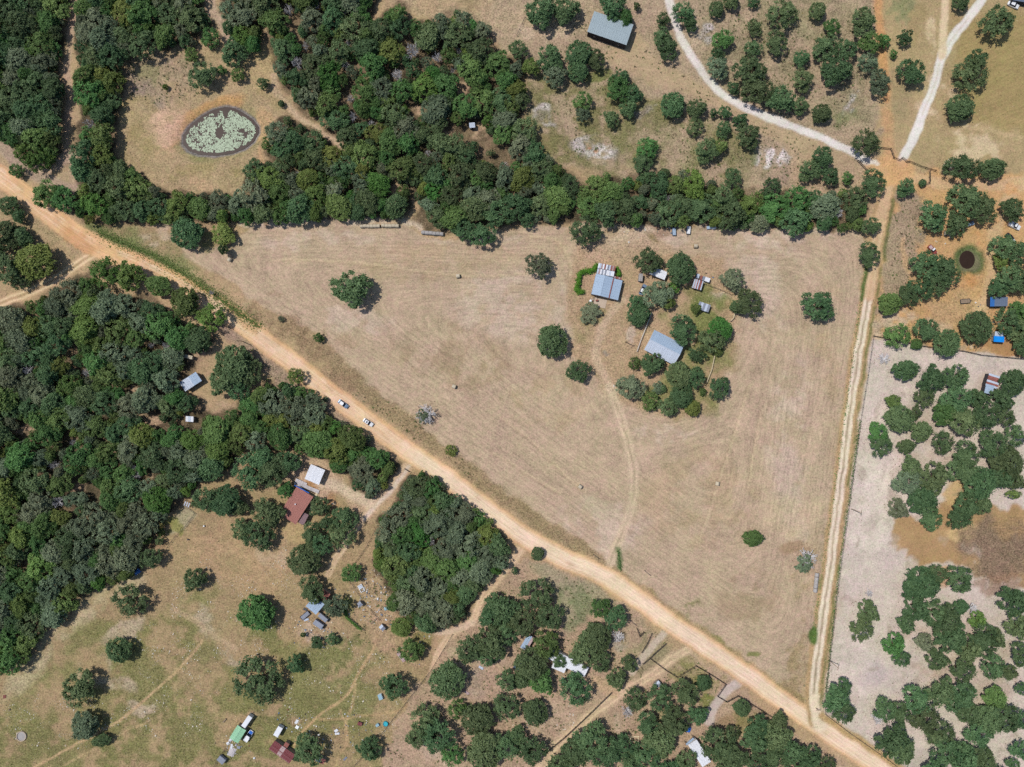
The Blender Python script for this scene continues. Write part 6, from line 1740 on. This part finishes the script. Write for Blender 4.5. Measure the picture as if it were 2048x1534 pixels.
def bench(px, py, ang, L, label):
    o = empty('bench', (*W(px, py).xy, gz(px, py)), math.radians(ang), label, 'bench')
    for i in range(3): MB().box((0, -.18 + .18 * i, .46), (L, .15, .05)).build('slat', M['wood'], o)
    for s in (-1, 1): MB().box((s * (L / 2 - .2), 0, .2), (.12, .5, .48)).build('leg', M['wood'], o)
bench(747, 1242, 42, 3.2, 'long weathered bench beside the pale grey hut')
bench(450, 1440, 50, 2.0, 'short pale bench left of the long white trailer')
def frame_junk(px, py, ang, label):
    o = empty('bed_frame', (*W(px, py).xy, gz(px, py)), math.radians(ang), label, 'frame')
    for s in (-1, 1): MB().box((0, s * .9, .5), (3.2, .2, .12)).build('side_rail', M['plastic_white'], o)
    for s in (-1, 0, 1): MB().box((s * 1.5, 0, .5), (.2, 1.7, .1)).build('cross_bar', M['plastic_white'], o)
    for sx in (-1, 1):
        for sy in (-1, 1): MB().box((sx * 1.5, sy * .85, .2), (.1, .1, .5)).build('leg', M['dark_metal'], o)
    MB().box((-.7, 0, .58), (1.2, 1.4, .14)).build('panel', M['zinc_light'], o)
frame_junk(723, 1176, -60, 'white metal frame lying in the junk yard')
frame_junk(1312, 1560, 0, 'white metal frame off the bottom edge') if False else None
def timber_frame(px, py, ang, label):
    o = empty('timber_frame', (*W(px, py).xy, gz(px, py)), math.radians(ang), label, 'frame')
    for s in (-1, 1): MB().box((s * 1.6, -1.6, .18), (.35, 5.0, .3)).build('beam', M['timber'], o)
    for y in (0.9, -1.0): MB().box((0, y, .36), (4.2, .35, .1)).build('cross_beam', M['timber'], o)
timber_frame(1269, 1477, 4, 'pale timber frame standing on bare ground at the bottom')
# loose scrap: sheets, boards and drums, each its own thing
SCRAP = [(461,1480,'white_metal','white sheet at the top of the scrap pile below the green roof'),(456,1487,'plastic_white','white panel at the left of the scrap pile'),(463,1493,'plastic_white','white panel at the bottom of the scrap pile'),
         (472,1490,'deck','grey board in the middle of the scrap pile'),(477,1495,'grey_metal','grey sheet at the right of the scrap pile'),(594,1455,'plastic_white','white sheet near the bottom track'),(593,1444,'plastic_white','small white panel above the white sheet'),
         (672,1462,'white_metal','upper white sheet in the bottom yard'),(674,1468,'white_metal','lower white sheet in the bottom yard'),(610,1219,'dark_metal','dark scrap sheet below the blue shed'),(612,1240,'zinc_light','pale scrap sheet beside the grey flat trailer'),
         (755,1198,'plastic_white','white scrap by the square wood edge'),(740,1214,'stone','pale scrap lump in the junk yard'),(763,1230,'grey_metal','grey scrap in the junk yard'),(772,1240,'plastic_white','white scrap near the pale hut'),(748,1170,'wood','brown board in the upper junk yard'),
         (690,1518,'grey_metal','grey sheet by the bottom oak'),(508,1517,'plastic_white','white scrap in the bottom compound'),(8,1394,'rust','rusty sheet at the left photo edge'),(18,1420,'wood','grey board at the left photo edge'),
         (962,1336,'zinc_light','pale sheet under the lots oaks'),(1316,1520,'zinc_light','pale sheet at the bottom edge'),(408,1052,'plastic_white','small white drum in the lower left pasture'),(376,1079,'dark_metal','small dark drum in the lower left pasture'),
         (934,1386,'rust_pale','small rusty shed roof sheet in the lots'),(1228,772,'stone','pale block on the field track')]
for x, y, mk, lb in SCRAP:
    big = 'sheet' in lb or 'panel' in lb
    d_ = (rng.uniform(1.2, 2.1), rng.uniform(.8, 1.3), .07) if big else (rng.uniform(.7, 1.2), rng.uniform(.5, .9), .4)
    mb = MB()
    if big:
        a_ = rng.uniform(.06, .16)
        for q in range(4): mb.quadbox([(-d_[0]/2 + d_[0]*q/4, -d_[1]/2, .15 + .06*(q % 2)), (-d_[0]/2 + d_[0]*(q+1)/4, -d_[1]/2, .15 + .06*((q+1) % 2)), (-d_[0]/2 + d_[0]*(q+1)/4, d_[1]/2, .3 + a_ + .06*((q+1) % 2)), (-d_[0]/2 + d_[0]*q/4, d_[1]/2, .3 + a_ + .06*(q % 2))], .03)
    elif 'drum' in lb: mb.lathe([(.3, -.05), (.32, .1), (.3, .45), (.32, .8), (.3, .86), (.02, .86)], 14)
    else: mb.box((0, 0, .15), d_, taper=.8).box((.1, .05, .42), (d_[0]*.5, d_[1]*.5, .3), .5, .8)
    at('scrap_sheet' if big else ('drum' if 'drum' in lb else 'scrap_block'), mb, mk, x, y, lb, 'scrap', ang=rng.uniform(0, 180))
for x, y, lb in [(642,997,'pale old tyre ring upper in the house yard'),(669,1007,'pale old tyre ring lower in the house yard')]:
    at('tyre', MB().lathe([(.42, .02), (.62, .08), (.66, .2), (.55, .3), (.36, .26), (.34, .08)], 16, cap=False), 'bale', x, y, lb, 'tyre', smooth_=True)

# ------------------------------------------------------------------ creepers, weeds, tufts, stones
LV = dict(LM); LV['v'] = leaf_mat('creeper_leaf', (0.055, 0.150, 0.016), (0.130, 0.330, 0.038), 0.05, 0.005)
def leaf_cloud(name, label, pts, w, h, n, key, cat='creeper', sz=(.14, .3)):
    r = np.random.RandomState(len(label)); P_ = []
    seg = [(W(*a), W(*b)) for a, b in zip(pts[:-1], pts[1:])]
    ln = np.array([(b - a).length for a, b in seg]); ln = ln / ln.sum()
    for _ in range(n):
        a, b = seg[r.choice(len(seg), p=ln)]; t = r.rand(); q = a + (b - a) * t
        rad = abs(r.normal(0, .5)) * w
        an = r.rand() * 6.28
        P_.append((q.x + rad * math.cos(an), q.y + rad * math.sin(an), max(.05, h * (1 - (rad / (w * 1.6)) ** 2)) * r.uniform(.55, 1.05)))
    P_ = np.array(P_); Nn = r.normal(size=P_.shape) * .5 + np.array([0, 0, .8]); Nn /= np.linalg.norm(Nn, axis=1)[:, None]
    t = np.cross(Nn, r.normal(size=Nn.shape)); t /= np.linalg.norm(t, axis=1)[:, None]; b = np.cross(Nn, t)
    s_ = r.uniform(sz[0], sz[1], len(P_))[:, None]
    V_ = np.stack([P_ - t * s_, P_ - b * s_ * .7, P_ + t * s_, P_ + b * s_ * .7], 1).reshape(-1, 3)
    Q_ = np.arange(len(V_)).reshape(-1, 4)
    o = link(name, leaf_mesh(name, V_, Q_, np.repeat(r.rand(len(P_)), 4), LV[key]))
    return tag(o, label, cat)
leaf_cloud('creeper', 'bright green creeper smothering the curved fence left of the barn', [(1194,530),(1188,540),(1178,543),(1165,544),(1158,550),(1157,560),(1155,570),(1152,582),(1165,585)], 1.25, 1.9, 4800, 'v')
leaf_cloud('creeper', 'bright green creeper at the right side of the striped addition', [(1233,537),(1237,545),(1239,550),(1234,550)], .9, 1.5, 1100, 'v')
leaf_cloud('creeper', 'green creeper on the low fence in the junk yard', [(690,1218),(695,1235),(712,1250),(722,1258)], .7, .9, 1300, 'b')
leaf_cloud('weeds', 'green weeds growing along the field edge by the dirt road', [(195,462),(250,488),(310,512),(370,550),(430,590),(480,628),(520,655)], 4.2, .3, 4600, 'y', 'weeds')['kind'] = 'stuff'
leaf_cloud('weeds', 'green weeds along the right edge of the hay field by the lane', [(1730,530),(1722,600),(1650,1110),(1640,1170),(1630,1240),(1624,1280)], 1.5, .3, 700, 'm', 'weeds')['kind'] = 'stuff'
leaf_cloud('weeds', 'green weeds beside the field gate', [(1236,1100),(1241,1140)], 1.2, .4, 200, 'm', 'weeds')['kind'] = 'stuff'
leaf_cloud('weeds', 'green weeds along the pasture fence beside the lane', [(1720,840),(1700,985),(1680,1120),(1664,1260),(1652,1380)], .9, .4, 1500, 'm', 'weeds')['kind'] = 'stuff'

def tuft_field(name, label, n, area_fn, cols, hgt, seed, blades=5, wid=.09, kind='stuff'):
    r = np.random.RandomState(seed)
    x = r.uniform(-60, 2110, n); y = r.uniform(-60, 1600, n)
    keep = area_fn(x, y, r)
    x, y = x[keep], y[keep]; n = len(x)
    gi_ = np.clip(((x - GX[0]) / STEP).round().astype(int), 0, NX - 1); gj = np.clip(((y - GY[0]) / STEP).round().astype(int), 0, NY - 1)
    z = ZZ[gj, gi_]
    X, Y = (x - CX) * S, (CY - y) * S
    tri, colr = [], []
    cs = np.array([alb(c) for c in cols]); cid = r.randint(0, len(cols), n); h = r.uniform(hgt[0], hgt[1], n)
    for k in range(blades):
        a = r.uniform(0, 6.283, n); out = r.uniform(.4, 1.0, n) * h
        wv = wid * (1 + h)
        p0 = np.stack([X - np.sin(a) * wv, Y + np.cos(a) * wv, z - .02], 1); p1 = np.stack([X + np.sin(a) * wv, Y - np.cos(a) * wv, z - .02], 1)
        p2 = np.stack([X + np.cos(a) * out, Y + np.sin(a) * out, z + h * r.uniform(.35, .9, n)], 1)
        tri.append(np.stack([p0, p1, p2], 1)); colr.append(np.repeat(cs[cid] * r.uniform(.75, 1.2, (n, 1)), 3, axis=0))
    V_ = np.concatenate(tri).reshape(-1, 3).astype(np.float32); c_ = np.concatenate(colr)
    me = bpy.data.meshes.new(name); nv = len(V_)
    me.vertices.add(nv); me.vertices.foreach_set('co', V_.reshape(-1)); me.loops.add(nv); me.loops.foreach_set('vertex_index', np.arange(nv, dtype=np.int32))
    me.polygons.add(nv // 3); me.polygons.foreach_set('loop_start', np.arange(0, nv, 3, dtype=np.int32)); me.update(calc_edges=True)
    at_ = me.attributes.new('soil', 'FLOAT_COLOR', 'POINT'); at_.data.foreach_set('color', np.concatenate([c_, np.ones((nv, 1))], 1).astype(np.float32).reshape(-1))
    if 'tuft' not in M:
        m, nt, bs = nodes('dry_grass_blade'); a_ = nt.nodes.new('ShaderNodeAttribute'); a_.attribute_name = 'soil'
        nt.links.new(a_.outputs['Color'], bs.inputs['Base Color']); bs.inputs['Roughness'].default_value = .9; bs.inputs['Specular IOR Level'].default_value = .1
        M['tuft'] = m
    me.materials.append(M['tuft'])
    tag(link(name, me), label, 'grass', kind=kind)
    return n
def samp(A, x, y):
    i = np.clip(((x - GX[0]) / STEP).round().astype(int), 0, NX - 1); j = np.clip(((y - GY[0]) / STEP).round().astype(int), 0, NY - 1)
    return A[j, i]
def grassy(x, y, r): return (samp(CLS, x, y) == 0) & (r.rand(len(x)) < samp(SPK, x, y) * (0.35 + 1.3 * np.clip(fbm(x, y, 40, 91, 3) - .3, 0, 1)))
print('tufts', tuft_field('dry_grass', 'dry straw-coloured grass tufts over the rough ground', 60000, grassy, [(206,186,148),(188,164,124),(160,142,98),(132,126,76),(220,204,172),(116,104,80)], (.12, .38), 5))
def sandy(x, y, r): return (samp(CLS, x, y) == 5) & (r.rand(len(x)) < .25 + .9 * np.clip(fbm(x, y, 90, 95, 3) - .42, 0, 1))
tuft_field('sand_tufts', 'small sparse weeds dotted over the sandy pasture', 9000, sandy, [(130,112,96),(112,104,76),(150,128,112),(100,104,62)], (.15, .4), 6, 5, .11)
def greeny(x, y, r):
    c = samp(COL, x, y)
    return (samp(CLS, x, y) == 0) & (c[:, 1] > c[:, 0] * .93) & (r.rand(len(x)) < .8)
tuft_field('green_grass', 'green weedy grass in the damp patches', 60000, greeny, [(104,122,58),(128,138,72),(92,110,50),(150,148,92)], (.15, .4), 8)
BRUSH = [[(1060,60),(1180,20),(1330,120),(1480,230),(1700,310),(1720,380),(1500,375),(1330,340),(1110,320),(1060,220)], [(1380,-10),(1750,-10),(1750,270),(1560,230),(1420,140)], [(1755,390),(1850,400),(1830,560),(1770,660),(1745,670)],
         [(860,1330),(1040,1110),(1250,1210),(1540,1430),(1560,1534),(760,1534)], [(690,1150),(790,1160),(850,1270),(760,1320),(690,1240)], [(640,690),(700,740),(960,940),(940,960),(690,780)], [(430,640),(600,770),(560,780),(480,720)], [(250,115),(400,90),(400,190),(260,220)], [(1575,1100),(1630,1110),(1610,1380),(1580,1370)]]
def brushy(x, y, r):
    a = np.zeros(len(x), dtype=bool)
    for q in BRUSH: a |= poly_sd(x, y, q) > 0
    return a & (samp(CLS, x, y) == 0) & (fbm(x, y, 55, 99, 3) > .47)
tuft_field('low_brush', 'low grey-green and brown brush between the scattered trees', 34000, brushy, [(108,122,76),(124,128,84),(92,106,60),(146,138,108),(112,100,78)], (.3, .85), 12, 7, .1)
TR_ = np.array([t for t in TREES if t[2] > 12])
def shaded(x, y, r):
    a = np.zeros(len(x), dtype=bool)
    for tx, ty, tr in TR_:
        f = 1 - 5.0 / H; bx, by = CX + (tx - CX) * f, CY + (ty - CY) * f
        a |= np.hypot(x - bx, y - by) < tr * 1.02
    return a & np.isin(samp(CLS, x, y), (0, 1, 5)) & (r.rand(len(x)) < .9)
tuft_field('leaf_litter', 'brown fallen leaves lying under the scattered trees', 90000, shaded, [(112,92,70),(96,80,60),(136,114,88),(124,98,72)], (.05, .22), 14, 4, .2)
def stony(x, y, r):
    a = np.zeros(len(x), dtype=bool)
    for g in [(600,1270,60,30),(400,1300,140,90),(120,1440,120,60),(690,1400,120,120),(470,1200,130,90),(1080,1440,70,50),(560,1120,60,40),(330,1430,90,50),(640,1470,100,60),(750,1200,40,60)]:
        a |= (np.hypot((x - g[0]) / g[2], (y - g[1]) / g[3]) < 1)
    return a & (samp(CLS, x, y) == 0) & (fbm(x, y, 22, 97, 2) > .55) & (r.rand(len(x)) < .5)
def stones():
    r = random.Random(9); rs = np.random.RandomState(9); mb = MB()
    x = rs.uniform(0, 1200, 44000); y = rs.uniform(1000, 1534, 44000); k = stony(x, y, rs)
    for a, b in zip(x[k], y[k]):
        p = W(a, b); s_ = r.uniform(.12, .32) if r.random() < .9 else r.uniform(.4, .7)
        mb.box((p.x, p.y, gz(a, b) + s_ * .15), (s_, s_ * r.uniform(.5, .9), s_ * .5), r.uniform(0, 3), .6)
    tag(mb.build('limestone_chips', M['stone']), 'pale limestone chips and litter scattered over the pasture', 'stones', kind='stuff')
stones()

# litter strewn round the yards, beyond counting
def litter():
    r = random.Random(44); mb = MB()
    spots = [(745,1185,45,45,150), (795,1225,40,30,70), (640,1262,55,22,80), (470,1492,26,22,45), (600,1450,60,40,40), (690,1465,70,40,50), (840,1290,22,30,30), (1075,1340,50,40,30), (1290,465,60,10,22), (1190,598,10,8,14), (1410,560,22,12,14), (1990,640,40,40,24), (1880,480,50,16,18), (630,1000,40,30,26)]
    for cx_, cy_, rx, ry, n in spots:
        for _ in range(n):
            x, y = r.gauss(cx_, rx * .55), r.gauss(cy_, ry * .55); q = W(x, y); s_ = r.uniform(.2, .75)
            mb.box((q.x, q.y, gz(x, y) + .1), (s_, s_ * r.uniform(.3, .9), r.uniform(.08, .35)), r.uniform(0, 3.1), r.uniform(.6, 1), (r.uniform(-.3, .3), r.uniform(-.3, .3)))
    m, nt, bs = nodes('mixed_litter'); g = nt.nodes.new('ShaderNodeNewGeometry'); cr = nt.nodes.new('ShaderNodeValToRGB'); cr.color_ramp.interpolation = 'CONSTANT'
    cols = [(222,220,216),(150,132,112),(96,100,108),(190,196,204),(132,84,68),(70,110,150),(206,190,160),(60,58,56),(236,236,234),(120,140,150)]
    el = cr.color_ramp.elements
    while len(el) < len(cols): el.new(.5)
    for i, c in enumerate(cols): el[i].position = i / len(cols); el[i].color = (*alb(c), 1)
    nt.links.new(g.outputs['Random Per Island'], cr.inputs[0]); nt.links.new(cr.outputs[0], bs.inputs['Base Color']); bs.inputs['Roughness'].default_value = .7
    tag(mb.build('yard_litter', m), 'small scrap and litter strewn round the yards', 'litter', kind='stuff')
litter()
